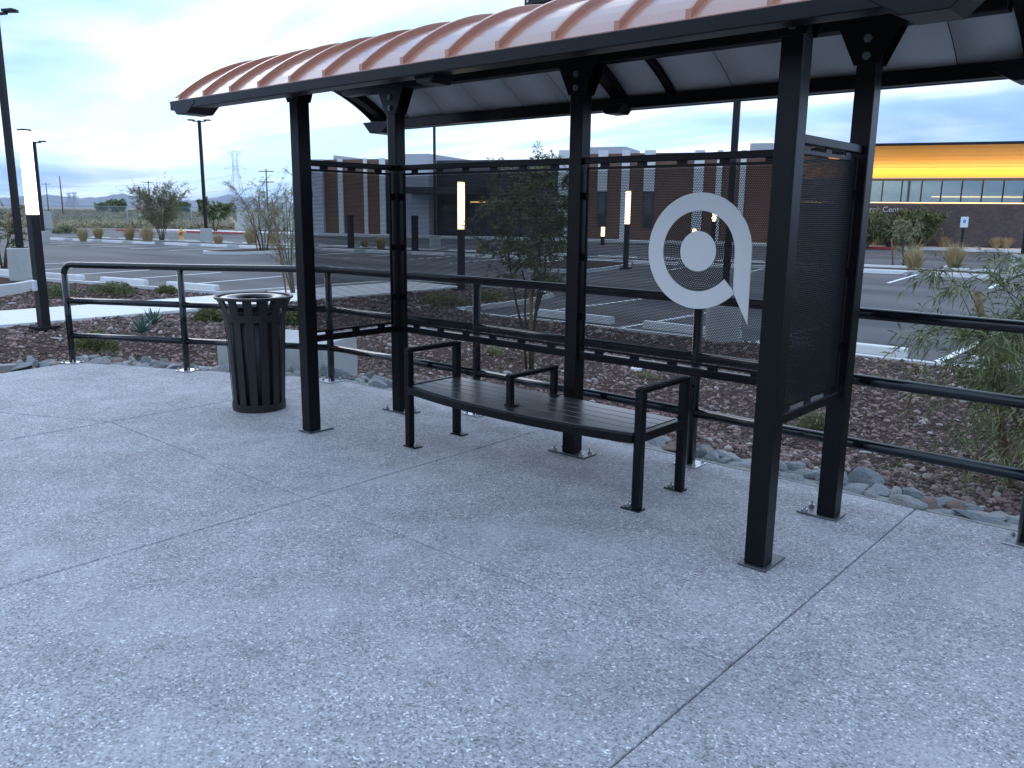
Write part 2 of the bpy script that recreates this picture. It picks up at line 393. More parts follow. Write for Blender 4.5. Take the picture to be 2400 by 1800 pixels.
# plaza slab panels ---------------------------------------------------------------
pb = MB(); pb.prism(slab_poly, -0.55, -0.022, 'z')
plaza = pb.build('plaza_pavement', MORTAR); tag(plaza, kind='structure')
JX = [-1.44, 1.21, 3.94, 6.65, 9.5]; JY = [-5.6, -3.25, -0.88, EDGE_Y]
g = 0.0032
def panel(poly):
    b = MB(); b.prism(poly, -0.10, 0.0, 'z'); return b.build('concrete_panel', AGG, plaza, bevel=0.009)
for i in range(4):
    for j in range(3):
        if i >= 2 and j == 1: continue
        y0j = JY[1] if (i >= 2 and j == 2) else JY[j]
        panel([(JX[i]+g, y0j+g), (JX[i+1]-g, y0j+g), (JX[i+1]-g, JY[j+1]-g), (JX[i]+g, JY[j+1]-g)])
    panel([(JX[i]+g, -7.5), (JX[i+1]-g, -7.5), (JX[i+1]-g, JY[0]-g), (JX[i]+g, JY[0]-g)])
panel([(-1.44-g, -0.88+g), (-1.44-g, EDGE_Y-g), (-1.50, EDGE_Y), (-4.36, -0.02), (-4.02, -1.9), (-3.93, -2.15+g)])
panel([(-1.44-g, -0.88-g), (-3.93, -2.15-g), (-3.45, -5.0), (-1.44-g, -5.0)])
panel([(-1.44-g, -5.0-g), (-3.45, -5.0-g), (-3.0, -7.5), (-1.44-g, -7.5)])

# ------------------------------------------------------------------ stones along the slab edge
def rock_mesh(seed, sub=1, sx=1, sy=1, sz=1, jit=0.25):
    r = random.Random(seed); bm = bmesh.new(); bmesh.ops.create_icosphere(bm, subdivisions=sub, radius=1)
    off = Vector((r.random()*50, r.random()*50, r.random()*50))
    planes = []
    for i in range(11):
        nv = Vector((r.gauss(0, 1), r.gauss(0, 1), r.gauss(0, 1))).normalized(); planes.append((nv, r.uniform(0.45, 0.92)))
    for v in bm.verts:
        dd = v.co.normalized(); rad = min([1.15]+[h/max(1e-3, dd.dot(nv)) for nv, h in planes if dd.dot(nv) > 0.05]); v.co = dd*(rad*(1+0.06*mnoise.noise(dd*4+off)+0.04*mnoise.noise(dd*11+off)))
    if jit > 0:
        for v in bm.verts: v.co = Vector((v.co.x*sx, v.co.y*sy, v.co.z*sz))
    for v in (bm.verts if False else []):
        k = 1+jit*1.6*mnoise.noise(v.co*1.1+off)+jit*0.7*mnoise.noise(v.co*2.7+off)
        q = v.co*k
        for ax in range(3): q[ax] = math.copysign(abs(q[ax])**0.8, q[ax])
        v.co = Vector((q.x*sx, q.y*sy, q.z*sz))
    me = bpy.data.meshes.new('stone'); bm.to_mesh(me); bm.free(); return me
border = MB()
path = [(-4.75, -0.55), (-4.5, 0.16), (-1.55, 1.66), (9.5, 1.66)]
V4 = []
mpath = [(-5.2, -1.6), (-4.42, -0.03), (-1.50, EDGE_Y+0.012), (9.5, EDGE_Y+0.012)]
mout = [(-5.5, -1.4), (-4.6, 0.38), (-1.62, 1.80), (9.5, 1.78)]
b = MB(); b.add([(*p, -0.004) for p in mpath]+[(*p, -0.045) for p in mout]+[(*p, -0.5) for p in mpath]+[(*p, -0.5) for p in mout],
      [(i, i+1, 5+i, 4+i) for i in range(3)]+[(i, i+1, 9+i, 8+i) for i in range(3)]+[(4+i, 5+i, 13+i, 12+i) for i in range(3)])
stones = b.build('stone_border', MORTAR); tag(stones, 'grouted band of mixed grey and rust stones along the pavement edge', 'stone border')
SM = []
for i in range(16):
    me = rock_mesh(i, 3, 1, 1, 1, 0.28); me.materials.append(STONE[[0, 3, 1, 2, 3, 4, 0, 3][i % 8]]); SM.append(me)
def along(pl, t):
    seg = [math.dist(pl[i], pl[i+1]) for i in range(len(pl)-1)]; 
    for i, s in enumerate(seg):
        if t <= s: return (pl[i][0]+(pl[i+1][0]-pl[i][0])*t/s, pl[i][1]+(pl[i+1][1]-pl[i][1])*t/s, math.atan2(pl[i+1][1]-pl[i][1], pl[i+1][0]-pl[i][0]))
        t -= s
    return None
for row, (offs, zc) in enumerate(((-0.12, -0.012), (0.0, -0.02), (0.12, -0.045))):
    t = 0.05
    while True:
        ln = rnd.choice((0.05, 0.07, 0.09, 0.12, 0.16))*rnd.uniform(.85, 1.2)
        a = along(path, t+ln)
        if a is None or a[0] > 6.4: break
        o = bpy.data.objects.new('stone', SM[rnd.randrange(16)]); link(o, stones)
        nxv = (-math.sin(a[2]), math.cos(a[2])); of = offs+rnd.uniform(-0.02, 0.03)
        wd = rnd.uniform(0.05, 0.085) if row == 0 else rnd.uniform(0.05, 0.11)
        o.location = (a[0]+nxv[0]*of, a[1]+nxv[1]*of, zc-0.012+rnd.uniform(-0.018, 0.014))
        o.scale = (ln*1.05, wd*1.05, rnd.uniform(0.035, 0.065) if rnd.random() < .85 else 0.11)
        o.rotation_euler = (rnd.uniform(-.35, .35), rnd.uniform(-.3, .3), a[2]+rnd.uniform(-.5, .5))
        t += ln*1.55

# crushed rock ----------------------------------------------------------------
def scatter(name, N, region, smin, smax, m, seed):
    rs = np.random.RandomState(seed)
    bm = bmesh.new(); bmesh.ops.create_icosphere(bm, subdivisions=1, radius=1); bm.verts.ensure_lookup_table()
    iv = np.array([v.co[:] for v in bm.verts]); fi = np.array([[v.index for v in f.verts] for f in bm.faces]); bm.free()
    keep = rs.permutation(len(iv))  # full icosphere(1) has 12 verts / 20 faces
    P = []
    while len(P) < N:
        x = rs.uniform(region[0], region[1]); yv = rs.uniform(region[2], region[3])
        d = math.hypot(x-CAMP[0], yv-CAMP[1])
        if rs.rand() > min(1, (7.5/d)**1.6): continue
        if inpoly(x, yv, lot_poly) or inpoly(x, yv, slab_poly) or inpoly(x, yv, SIDEW): continue
        s = smin*(smax/smin)**(rs.rand()**1.8)
        if d > 9: s *= min(1.7, 1+(d-9)*0.06)
        if yv < EDGE_Y+0.33 and x > -1.6: continue
        P.append((x, yv, hgt(x, yv)+s*0.15, s))
    P = np.array(P); n = len(iv)
    sc = P[:, 3][:, None, None]*rs.uniform(0.4, 1.35, (N, 1, 3))*np.array([1, 1, 0.7])
    jit = 1+rs.uniform(-.42, .38, (N, n, 1))
    a = rs.uniform(0, 2*np.pi, N); ca, sa = np.cos(a), np.sin(a); tl = rs.uniform(-.6, .6, N); ct, st = np.cos(tl), np.sin(tl)
    W = iv[None]*jit*sc
    Y2 = W[..., 1]*ct[:, None]-W[..., 2]*st[:, None]; Z2 = W[..., 1]*st[:, None]+W[..., 2]*ct[:, None]
    X3 = W[..., 0]*ca[:, None]-Y2*sa[:, None]; Y3 = W[..., 0]*sa[:, None]+Y2*ca[:, None]
    Vv = np.stack([X3, Y3, Z2], -1)+P[:, None, :3]
    Ff = fi[None]+(np.arange(N)*n)[:, None, None]
    return tag(np_mesh(name, Vv.reshape(-1, 3), Ff.reshape(-1, 3), m), kind='stuff')
tag(scatter('crushed_rock', 52000, (-19, 6.5, -2.0, 13.0), 0.009, 0.036, GRAV, 3), 'reddish brown crushed rock mulch covering the planting beds', 'gravel')
tag(scatter('pale_rock', 2600, (-12, 6.5, -1.0, 9.0), 0.010, 0.048, GRAVP, 5), 'scattered paler stones lying in the brown rock mulch', 'gravel')

# ------------------------------------------------------------------ bus shelter
PS = 0.1016; L_ = 3.6576; D_ = 0.906; XM = 1.829; ZT = 2.60
shelter = empty('bus_shelter', (0, 0, 0))
tag(shelter, 'black steel bus shelter with arched copper roof and perforated metal screens', 'bus shelter')
def bolt(b, x, y, z, r=0.011, h=0.028, nut=0.017):
    b.tube([(x, y, z), (x, y, z+0.014)], nut, 6, smooth=False); b.tube([(x, y, z+0.014), (x, y, z+h)], r*0.8, 8)
    b.tube([(x, y, z+h), (x, y, z+h+0.012)], [r*0.8, 0.002], 8)
POSTS = [('front', 0, 0, (1,)), ('front', L_, 0, (1,)), ('back', 0, D_, (-1, 1)), ('back', XM, D_, (-1, 1)), ('back', L_, D_, (-1,))]
for kind_, px, py, sides in POSTS:
    b = MB(); b.box(px-PS, px, py, py+PS, 0.012, ZT); post = b.build('post', BLACK, shelter, bevel=0.006)
    # base plate with flanges
    x0, x1 = px-PS-0.022, px+0.022
    if -1 in sides: x0 -= 0.085
    if 1 in sides: x1 += 0.085
    y1p = py+PS+0.03
    if kind_ == 'front': x1 -= 0.085; y1p = py+PS+0.105
    b = MB(); b.prism([(x0, py-0.022), (x1, py-0.022), (x1, y1p), (x0, y1p)], 0.0005, 0.012); b.build('base_plate', mat('worn_plate', (0.10, 0.105, 0.11), 0.35, metal=0.6, var=0.2, vscale=20), post, bevel=0.003)
    for sd_ in sides:
        xb = x1-0.04 if sd_ == 1 else x0+0.04
        for yb_ in (py, py+PS+0.002):
            b = MB()
            if kind_ == 'front': bolt(b, px-0.012 if yb_ > py else px-PS+0.012, py+PS+0.058, 0.012)
            else: bolt(b, xb, yb_, 0.012); b.build('anchor_bolt', GALV, post)
    xc = px-PS/2
    for yy in (py-0.007, py+PS+0.001):
        gp = MB(); gp.prism([(xc-0.062, 2.42), (xc+0.062, 2.42), (xc+0.165, ZT+0.035), (xc-0.165, ZT+0.035)], yy, yy+0.006, 'y'); gp.build('gusset_plate', BLACK, post, bevel=0.002)
        for zb in (2.462, 2.545):
            b = MB(); ys_ = -1 if yy < py else 1
            yf = yy if ys_ < 0 else yy+0.006
            b.tube([(xc, yf, zb), (xc, yf+ys_*0.012, zb)], 0.021, 6, smooth=False); b.tube([(xc, yf+ys_*0.012, zb), (xc, yf+ys_*0.02, zb)], 0.011, 8)
            b.build('gusset_bolt', mat('dark_zinc_bolt', (0.16, 0.18, 0.18), 0.4, metal=0.7), post)
# purlins
YC = D_/2+PS/2; HW = 0.95
RX = [-0.708, XM-PS/2, L_-PS+0.708]       # rafters
X0, X1 = -0.884, L_-PS+0.884
for py in (0.0, D_):
    b = MB(); b.box(RX[0]+0.05, RX[2]-0.05, py+0.002, py+PS-0.002, ZT, ZT+0.06); b.build('purlin', BLACK, shelter, bevel=0.004)
RR = 1.60
def arch(dy, apex): return apex-(RR-math.sqrt(RR*RR-dy*dy))
R2 = 1.49
def crown(dy, off): return off-(R2-math.sqrt(R2*R2-dy*dy))   # roof skin, more rise than the rafter undersides
SK = 2.800
NA = 28
dys = [HW*(-1+2*i/NA) for i in range(NA+1)]
for rx in RX:
    b = MB(); w = 0.05
    Vv = []; 
    for dy in dys:
        zl = arch(dy, 2.700); zu = max(zl+0.03, crown(dy, SK-0.018))
        Vv += [(rx-w, YC+dy, zl), (rx+w, YC+dy, zl), (rx+w, YC+dy, zu), (rx-w, YC+dy, zu)]
    Ff = [(4*i+k, 4*i+(k+1) % 4, 4*i+4+(k+1) % 4, 4*i+4+k) for i in range(NA) for k in range(4)]+[(0, 1, 2, 3), (4*NA, 4*NA+1, 4*NA+2, 4*NA+3)]
    b.add(Vv, Ff); raf = b.build('rafter', BLACK, shelter, bevel=0.004)
    for sgn in (-1, 1):
        ye = YC+sgn*HW
        mid_ = rx == RX[1]; fo = -0.012 if mid_ else 0.043
        q_ = [(rx-0.10, 2.40), (rx-0.05, 2.338), (rx+0.05, 2.338), (rx+0.10, 2.40)] if mid_ else [(rx-0.176, 2.4335), (rx-0.176, 2.425), (rx-0.085, 2.338), (rx+0.07, 2.338), (rx+0.18, 2.40), (rx+0.18, 2.4335)]
        if rx == RX[2]: q_ = [(2*rx-x_, z_) for x_, z_ in q_]
        f = MB(); f.prism(q_, min(ye-sgn*0.16, ye+sgn*fo), max(ye-sgn*0.16, ye+sgn*fo), 'y'); f.build('rafter_foot', BLACK, raf, bevel=0.004)
# eave channels and roof skin
for sgn in (-1, 1):
    ye = YC+sgn*(HW+0.004)
    b = MB(); ya, yb = sorted((ye-sgn*0.006, ye+sgn*0.036)); b.box(X0, X1, ya, yb, 2.372, 2.434)
    ya, yb = sorted((ye-sgn*0.085, ye-sgn*0.007)); b.box(X0+0.004, X1-0.004, ya, yb, 2.374, 2.452)
    b.build('eave_channel', BLACK, shelter, bevel=0.005)
for xe, sg in ((X0, -1), (X1, 1)):
    b = MB(); Vv = []
    for dy in dys:
        for (dx, hi_) in ((0, 0), (0.03, 0), (0.03, 1), (0, 1)): Vv.append((xe-sg*dx+sg*0.002, YC+dy, crown(dy, SK+0.008) if hi_ else crown(dy, SK-0.06)))
    b.add(Vv, [(4*i+k, 4*i+(k+1) % 4, 4*i+4+(k+1) % 4, 4*i+4+k) for i in range(NA) for k in range(4)]+[(0, 1, 2, 3), (4*NA, 4*NA+1, 4*NA+2, 4*NA+3)])
    b.build('gable_trim', BLACK, shelter, bevel=0.003)
deck = MB(); Vv = []
for dy in dys:
    for xx in (X0+0.04, X1-0.04): Vv += [(xx, YC+dy, crown(dy, SK-0.012)), (xx, YC+dy, crown(dy, SK-0.004))]
deck.add(Vv, [(4*i, 4*i+2, 4*i+6, 4*i+4) for i in range(NA)]+[(4*i+1, 4*i+3, 4*i+7, 4*i+5) for i in range(NA)], True)
roof = deck.build('roof', DARKGREY, shelter)
RIB0, RIBP = -0.775, 0.3455
ribs = [RIB0+RIBP*i for i in range(16) if RIB0+RIBP*i < X1-0.02]
edges = [X0+0.002]+ribs+[X1-0.002]
def arcsheet(name, xa, xb, off0, off1, m, ext=0.0, smooth=True):
    b = MB(); Vv = []; hw = HW+ext
    for i in range(NA+1):
        dy = hw*(-1+2*i/NA); 
        nrm = 1.0
        Vv += [(xa, YC+dy, crown(dy, off0)), (xb, YC+dy, crown(dy, off0)), (xb, YC+dy, crown(dy, off1)), (xa, YC+dy, crown(dy, off1))]
    b.add(Vv, [(4*i+k, 4*i+(k+1) % 4, 4*i+4+(k+1) % 4, 4*i+4+k) for i in range(NA) for k in range(4)], smooth)
    b.add(Vv[:4], [(0, 1, 2, 3)]); b.add(Vv[-4:], [(0, 1, 2, 3)])
    o = b.build(name, m, roof)
    return o
for i in range(len(edges)-1):
    if edges[i+1]-edges[i] < 0.03: continue
    arcsheet('roof_panel', edges[i]+0.002, edges[i+1]-0.002, SK-0.002, SK+0.004, COPPER, 0.026, smooth=False)
for rx in ribs:
    o = arcsheet('roof_seam', rx-0.013, rx+0.013, SK-0.001, SK+0.040, COPPER, 0.024, smooth=False)
    bv = o.modifiers.new('bevel', 'BEVEL'); bv.width = 0.004; bv.segments = 2; bv.limit_method = 'ANGLE'; bv.angle_limit = R(50)
ce = [X0+0.05+0.43*i for i in range(14) if X0+0.05+0.43*i < X1-0.05]+[X1-0.05]
for i in range(len(ce)-1):
    arcsheet('ceiling_panel', ce[i]+0.003, ce[i+1]-0.003, SK-0.022, SK-0.0175, CEIL, -0.012)
for bx_ in (RX[1]+0.40,):
    arcsheet('ceiling_batten', bx_-0.03, bx_+0.03, SK-0.045, SK-0.0222, BLACK, -0.02)
# perforated screens -------------------------------------------------------------
PIT = 0.0112
EC = (2.690, 1.452); ER, EI, ED = 0.347, 0.241, 0.120
def in_emblem(x, z, pad=0.0):
    dx, dz = x-EC[0], z-EC[1]; r = math.hypot(dx, dz)
    if r < ED-pad: return True
    a = math.degrees(math.atan2(dz, dx)) % 360
    if EI+pad < r < ER-pad and a < 316: return True
    return False
def sheet(x0, x1, z0, z1, emblem=False):
    p = PIT; rows = int((z1-z0)/(p*math.sqrt(3)/2)); cols = int((x1-x0)/p)
    C = []
    for j in range(rows):
        z = z0+p/2+j*p*math.sqrt(3)/2
        if z > z1-p*0.4: break
        for i in range(cols):
            x = x0+p/2+(i+0.5*(j % 2))*p
            if x > x1-p*0.4: continue
            if emblem:
                r = math.hypot(x-EC[0], z-EC[1])
                if r < EI+0.001: continue
                if in_emblem(x, z, 0.008): continue
            C.append((x, z))
    C = np.array(C); ang = np.pi/6+np.arange(6)*np.pi/3
    O = np.stack([np.cos(ang), np.sin(ang)], 1)*p/math.sqrt(3); Iq = O*0.70
    Vv = np.concatenate([C[:, None]+O[None], C[:, None]+Iq[None]], 1)
    k = np.arange(6); q = np.stack([k, (k+1) % 6, 6+(k+1) % 6, 6+k], 1)
    Ff = q[None]+(np.arange(len(C))*12)[:, None, None]
    Vv = Vv.reshape(-1, 2); Ff = Ff.reshape(-1, 4); rims = [np.arange(len(C))[:, None]*12+6+np.arange(6)[None]]
    if emblem:
        V2 = []; F2 = []; nr = int(round((EI-ED)/p)); dr = (EI-ED)/nr
        for ri in range(nr):
            ra, rb = ED+ri*dr, ED+(ri+1)*dr; rm = (ra+rb)/2; n = int(2*math.pi*rm/p); da = 2*math.pi/n
            for kk in range(n):
                a0, a1 = kk*da, (kk+1)*da; am = (a0+a1)/2; kq = 0.35
                out = [(ra, a0), (ra, am), (ra, a1), (rm, a1), (rb, a1), (rb, am), (rb, a0), (rm, a0)]
                inn = [(rm+(r_-rm)*kq*2*(1 if a_ == am or r_ == rm else .72), am+(a_-am)*kq*2*(1 if a_ == am or r_ == rm else .72)) for r_, a_ in out]
                b0 = len(V2)
                V2 += [(EC[0]+r_*math.cos(a_), EC[1]+r_*math.sin(a_)) for r_, a_ in out+inn]
                F2 += [(b0+i, b0+(i+1) % 8, b0+8+(i+1) % 8, b0+8+i) for i in range(8)]
        rims.append(len(Vv)+np.arange(len(V2)//16)[:, None]*16+8+np.arange(8)[None])
        Ff = np.concatenate([Ff, np.array(F2)+len(Vv)]); Vv = np.concatenate([Vv, np.array(V2)])
    return Vv, Ff, rims
ZS0, ZS1 = 0.755, 1.966
def screen(axis, a0, a1, c, emblem=False, r0=None, r1=None):
    """axis 'x': runs along x at y=c ; axis 'y': runs along y at x=c"""
    Vv, Ff, rims = sheet(a0+0.012, a1-0.012, ZS0+0.014, ZS1-0.016, emblem)
    dep = np.zeros(len(Vv)); TH = 0.0028
    for rm in rims:                                  # walls of the punched holes
        nb_ = len(Vv); k = rm.shape[1]; Vv = np.concatenate([Vv, Vv[rm.ravel()]]); dep = np.concatenate([dep, np.full(rm.size, TH)])
        nw = nb_+np.arange(rm.size).reshape(rm.shape)
        Ff = np.concatenate([Ff, np.stack([rm, np.roll(rm, -1, 1), np.roll(nw, -1, 1), nw], -1).reshape(-1, 4)])
    V3 = np.zeros((len(Vv), 3))
    if axis == 'x': V3[:, 0] = Vv[:, 0]; V3[:, 1] = c+dep
    else: V3[:, 1] = Vv[:, 0]; V3[:, 0] = c-dep
    V3[:, 2] = Vv[:, 1]
    o = np_mesh('perforated_screen', V3, Ff, BLACK, shelter)
    def bb(b, u0, u1, hw, z0, z1):
        if axis == 'x': b.box(u0, u1, c-hw, c+hw, z0, z1)
        else: b.box(c-hw, c+hw, u0, u1, z0, z1)
    b = MB(); t = 0.0016
    bb(b, a0, a1, t, ZS0, ZS0+0.0155); bb(b, a0, a1, t, ZS1-0.018, ZS1); bb(b, a0, a0+0.014, t, ZS0+0.0156, ZS1-0.0181); bb(b, a1-0.014, a1, t, ZS0+0.0156, ZS1-0.0181)
    b.build('screen_border', BLACK, o)
    b = MB(); bb(b, r0, r1, 0.025, 1.986, 2.028); b.build('top_rail', BLACK, o, bevel=0.005)
    b = MB(); bb(b, r0, r1, 0.025, 0.689, 0.740); b.build('bottom_rail', BLACK, o, bevel=0.005)
    n = max(3, int((a1-a0)/0.27)); 
    for z0, z1 in ((1.9662, 1.9858), (0.7402, 0.7548)):
        for i in range(n):
            u = a0+(i+0.5)*(a1-a0)/n
            b = MB(); bb(b, u-0.035, u+0.035, 0.004, z0, z1); b.build('mounting_tab', BLACK, o)
    for i in range(3):
        z = ZS0+0.2+i*0.4
        for u, s_ in ((r0, 1), (r1, -1)):
            b = MB(); uu = sorted((u+s_*0.001, u+s_*0.03)); bb(b, uu[0], uu[1], 0.009, z, z+0.05); b.build('screen_clip', BLACK, o)
    return o
YB = D_+PS/2
screen('x', 0.022, XM-PS-0.014, YB, False, 0.001, XM-PS-0.001)
scr = screen('x', XM+0.014, L_-PS-0.016, YB, True, XM+0.001, L_-PS-0.001)
screen('y', PS+0.014, D_-0.014, -PS/2, False, PS+0.001, D_-0.001)
screen('y', PS+0.014, D_-0.014, L_-PS/2, False, PS+0.001, D_-0.001)
# emblem: ring with a tail plus a disc
emb = MB(); y0, y1 = YB-0.0035, YB+0.0035
ring = []
NSEG = 96; A1 = 317.5
outer = [(EC[0]+ER*math.cos(R(A1*i/NSEG)), EC[1]+ER*math.sin(R(A1*i/NSEG))) for i in range(NSEG+1)]
inner = [(EC[0]+EI*math.cos(R((A1+2)*i/NSEG)), EC[1]+EI*math.sin(R((A1+2)*i/NSEG))) for i in range(NSEG+1)]
Vv = []
for o_, i_ in zip(outer, inner): Vv += [(o_[0], y0, o_[1]), (i_[0], y0, i_[1]), (i_[0], y1, i_[1]), (o_[0], y1, o_[1])]
emb.add(Vv, [(4*i+k, 4*i+(k+1) % 4, 4*i+4+(k+1) % 4, 4*i+4+k) for i in range(NSEG) for k in range(4)]+[(4*NSEG, 4*NSEG+1, 4*NSEG+2, 4*NSEG+3)])
emb.prism([(EC[0]+EI, EC[1]-0.0002), (EC[0]+ER, EC[1]-0.0002), (3.039, 1.037), (2.936, 1.222)], y0, y1, 'y')
tag(emb.build('emblem', SILVER, scr), 'silver ring emblem with pointed tail')
dm = MB(); dm.prism([(EC[0]+ED*math.cos(2*math.pi*i/64), EC[1]+ED*math.sin(2*math.pi*i/64)) for i in range(64)], y0, y1, 'y'); dm.build('emblem_disc', SILVER, scr)
# riveted box on the roof crown
_d = ray(1230, 34); _t = (0.86-CAMP[1])/_d[1]; _p = CAMP+_t*_d
rb_ = empty('roof_box', (float(_p[0])+0.165, 0.98, crown(0.46, SK)+0.0)); tag(rb_, 'black riveted metal box standing on the copper roof', 'metal box')
b = MB(); b.box(-0.16, 0.42, -0.12, 0.12, 0.0, 0.335); b.build('housing', DARKGREY, rb_, bevel=0.006)
for k in range(6):
    b = MB(); z = 0.04+0.048*k; b.box(-0.165, 0.425, -0.127, -0.121, z, z+0.042); b.build('slat', DARKGREY, rb_, bevel=0.002)
for k in range(6):
    for i in range(5):
        b = MB(); x = -0.135+i*0.125; z = 0.061+0.048*k; b.tube([(x, -0.127, z), (x, -0.133, z)], [0.011, 0.007], 10); b.build('rivet', GALV, rb_)

# ------------------------------------------------------------------ bench
bench = empty('bench', (0, 0, 0)); tag(bench, 'black metal bench with slatted seat and three armrests inside the shelter', 'bench')
BX0, BX1, BY0, BY1 = 0.790, 2.780, 0.262, 0.790; LG = 0.050
for sx, lx in ((1, BX0), (-1, BX1-LG)):
    for sy, ly in ((0, BY0), (1, BY1-LG)):
        b = MB(); b.box(lx, lx+LG, ly, ly+LG, 0.010, 0.690 if True else 0); leg = b.build('leg', BLACK, bench, bevel=0.005)
        fx0, fx1 = (lx-0.012, lx+LG+0.065) if sx == 1 else (lx-0.065, lx+LG+0.012)
        b = MB(); b.box(fx0, fx1, ly-0.012, ly+LG+0.012, 0.0005, 0.010); b.build('foot_plate', BLACK, leg, bevel=0.003)
        b = MB(); bolt(b, fx1-0.03 if sx == 1 else fx0+0.03, ly+LG/2, 0.010); b.build('anchor_bolt', GALV, leg)
for lx in (BX0, BX1-LG):
    b = MB(); b.box(lx, lx+LG, BY0-0.0, BY1, 0.6905, 0.716); arm = b.build('armrest', BLACK, bench, bevel=0.004)
    for i in range(26):
        y = BY0+0.02+i*(BY1-BY0-0.04)/26; r_ = MB(); r_.box(lx+0.006, lx+LG-0.006, y, y+0.010, 0.7161, 0.7215); r_.build('grip_ridge', BLACK, arm)
    b = MB(); b.box(lx+0.004, lx+LG-0.004, BY0+LG+0.001, BY1-LG-0.001, 0.405, 0.458); b.build('side_rail', BLACK, bench, bevel=0.004)
# middle armrest
b = MB(); mx_ = 1.762
b.box(mx_-0.02, mx_+0.02, 0.285, 0.325, 0.466, 0.6295); b.box(mx_-0.02, mx_+0.02, 0.735, 0.775, 0.466, 0.6295); b.box(mx_-0.02, mx_+0.02, 0.280, 0.780, 0.630, 0.656)
marm = b.build('armrest', BLACK, bench, bevel=0.004)
for ya in (0.277, 0.727):
    b = MB(); b.box(mx_-0.028, mx_+0.055, ya, ya+0.056, 0.4575, 0.4655); b.build('arm_foot', BLACK, marm, bevel=0.002)
# curved seat: straight back edge, bowed front
XA, XB = BX0+LG+0.012, BX1-LG-0.012; NSL = 5; SEAM = [0.352, 0.450, 0.548, 0.646]
def fy(x):
    t = (x-XA)/(XB-XA)*2-1; return 0.268-0.100*(1-t*t)
def by_(x):
    t = (x-XA)/(XB-XA)*2-1; return 0.742+0.012*(1-t*t)
NXS = 24
for s in range(NSL):
    Vv = []
    for i in range(NXS+1):
        x = XA+(XB-XA)*i/NXS; a = fy(x)+0.006; c = by_(x)
        ya, yb2 = (a if s == 0 else SEAM[s-1])+0.0032, (c if s == NSL-1 else SEAM[s])-0.0032
        Vv += [(x, ya, 0.430), (x, yb2, 0.430), (x, yb2, 0.455), (x, ya, 0.455)]
    b = MB(); b.add(Vv, [(4*i+k, 4*i+(k+1) % 4, 4*i+4+(k+1) % 4, 4*i+4+k) for i in range(NXS) for k in range(4)]+[(0, 1, 2, 3), (4*NXS, 4*NXS+1, 4*NXS+2, 4*NXS+3)])
    b.build('seat_slat', SLAT, bench, bevel=0.003)
for fn, nm, s_ in ((fy, 'front_apron', -1), (by_, 'back_apron', 1)):
    Vv = []
    XA2, XB2 = BX0+LG+0.001, BX1-LG-0.001
    for i in range(NXS+1):
        x = XA2+(XB2-XA2)*i/NXS; y = fn(min(max(x, XA), XB)); y0, y1 = (y-0.022, y+0.004) if s_ < 0 else (y, y+0.026)
        Vv += [(x, y0, 0.398), (x, y1, 0.398), (x, y1, 0.448), (x, y0, 0.448)]
    b = MB(); b.add(Vv, [(4*i+k, 4*i+(k+1) % 4, 4*i+4+(k+1) % 4, 4*i+4+k) for i in range(NXS) for k in range(4)]+[(0, 1, 2, 3), (4*NXS, 4*NXS+1, 4*NXS+2, 4*NXS+3)])
    b.build(nm, BLACK, bench, bevel=0.003)

# ------------------------------------------------------------------ trash can
tcan = empty('trash_can', (-1.015, 0.20, 0)); tag(tcan, 'round black slatted trash can with flared rim beside the shelter', 'trash can')
NS = 14
CANP = mat('can_bronze_paint', (0.021, 0.019, 0.018), 0.45, spec=0.28, var=0.08, vscale=5)
for k in range(NS):
    a = 2*math.pi*(k+0.35)/NS; ca, sa = math.cos(a), math.sin(a)
    prof = [(0.208, 0.045), (0.236, 0.70), (0.244, 0.80), (0.252, 0.84), (0.272, 0.90), (0.300, 0.952)]
    Vv = []
    for r_, z in prof:
        w = 0.030+0.004*z
        for dr in (0, 0.006):
            for sgn in (-1, 1):
                rr = r_+dr; Vv.append((rr*ca-sgn*w*sa, rr*sa+sgn*w*ca, z))
    Ff = []
    for i in range(len(prof)-1):
        q = 4*i; Ff += [(q, q+1, q+5, q+4), (q+2, q+3, q+7, q+6), (q, q+2, q+6, q+4), (q+1, q+3, q+7, q+5)]
    Ff += [(0, 1, 3, 2), (4*(len(prof)-1), 4*(len(prof)-1)+1, 4*(len(prof)-1)+3, 4*(len(prof)-1)+2)]
    b = MB(); b.add(Vv, Ff); b.build('slat', CANP, tcan)
b = MB(); n = 48; rr, r2 = 0.307, 0.013
Vv = [((rr+r2*math.cos(2*math.pi*j/10))*math.cos(2*math.pi*i/n), (rr+r2*math.cos(2*math.pi*j/10))*math.sin(2*math.pi*i/n), 0.955+r2*math.sin(2*math.pi*j/10)) for i in range(n) for j in range(10)]
b.add(Vv, [(i*10+j, i*10+(j+1) % 10, ((i+1) % n)*10+(j+1) % 10, ((i+1) % n)*10+j) for i in range(n) for j in range(10)], True); b.build('rim', CANP, tcan)
def band(name, r0, r1, z0, z1, m, th=0.006):
    b = MB(); b.lathe([(r0, z0), (r1, z1), (r1-th, z1), (r0-th, z0), (r0, z0)], 48, smooth=False); return b.build(name, m, tcan)
band('upper_band', 0.2490, 0.2590, 0.762, 0.822, CANP, 0.006)
band('base_band', 0.2200, 0.2240, 0.004, 0.066, CANP, 0.008)
b = MB(); b.lathe([(0.0, 0.03), (0.188, 0.03), (0.222, 0.845), (0.216, 0.845), (0.18, 0.05), (0.0, 0.05)], 40); b.build('liner', LINER, tcan)
b = MB(); b.lathe([(0.283, 0.945), (0.24, 0.957), (0.165, 0.948), (0.160, 0.925), (0.150, 0.925), (0.158, 0.953), (0.24, 0.963), (0.285, 0.950), (0.283, 0.945)], 48); b.build('lid', mat('lid_paint', (0.012, 0.012, 0.013), 0.32), tcan)

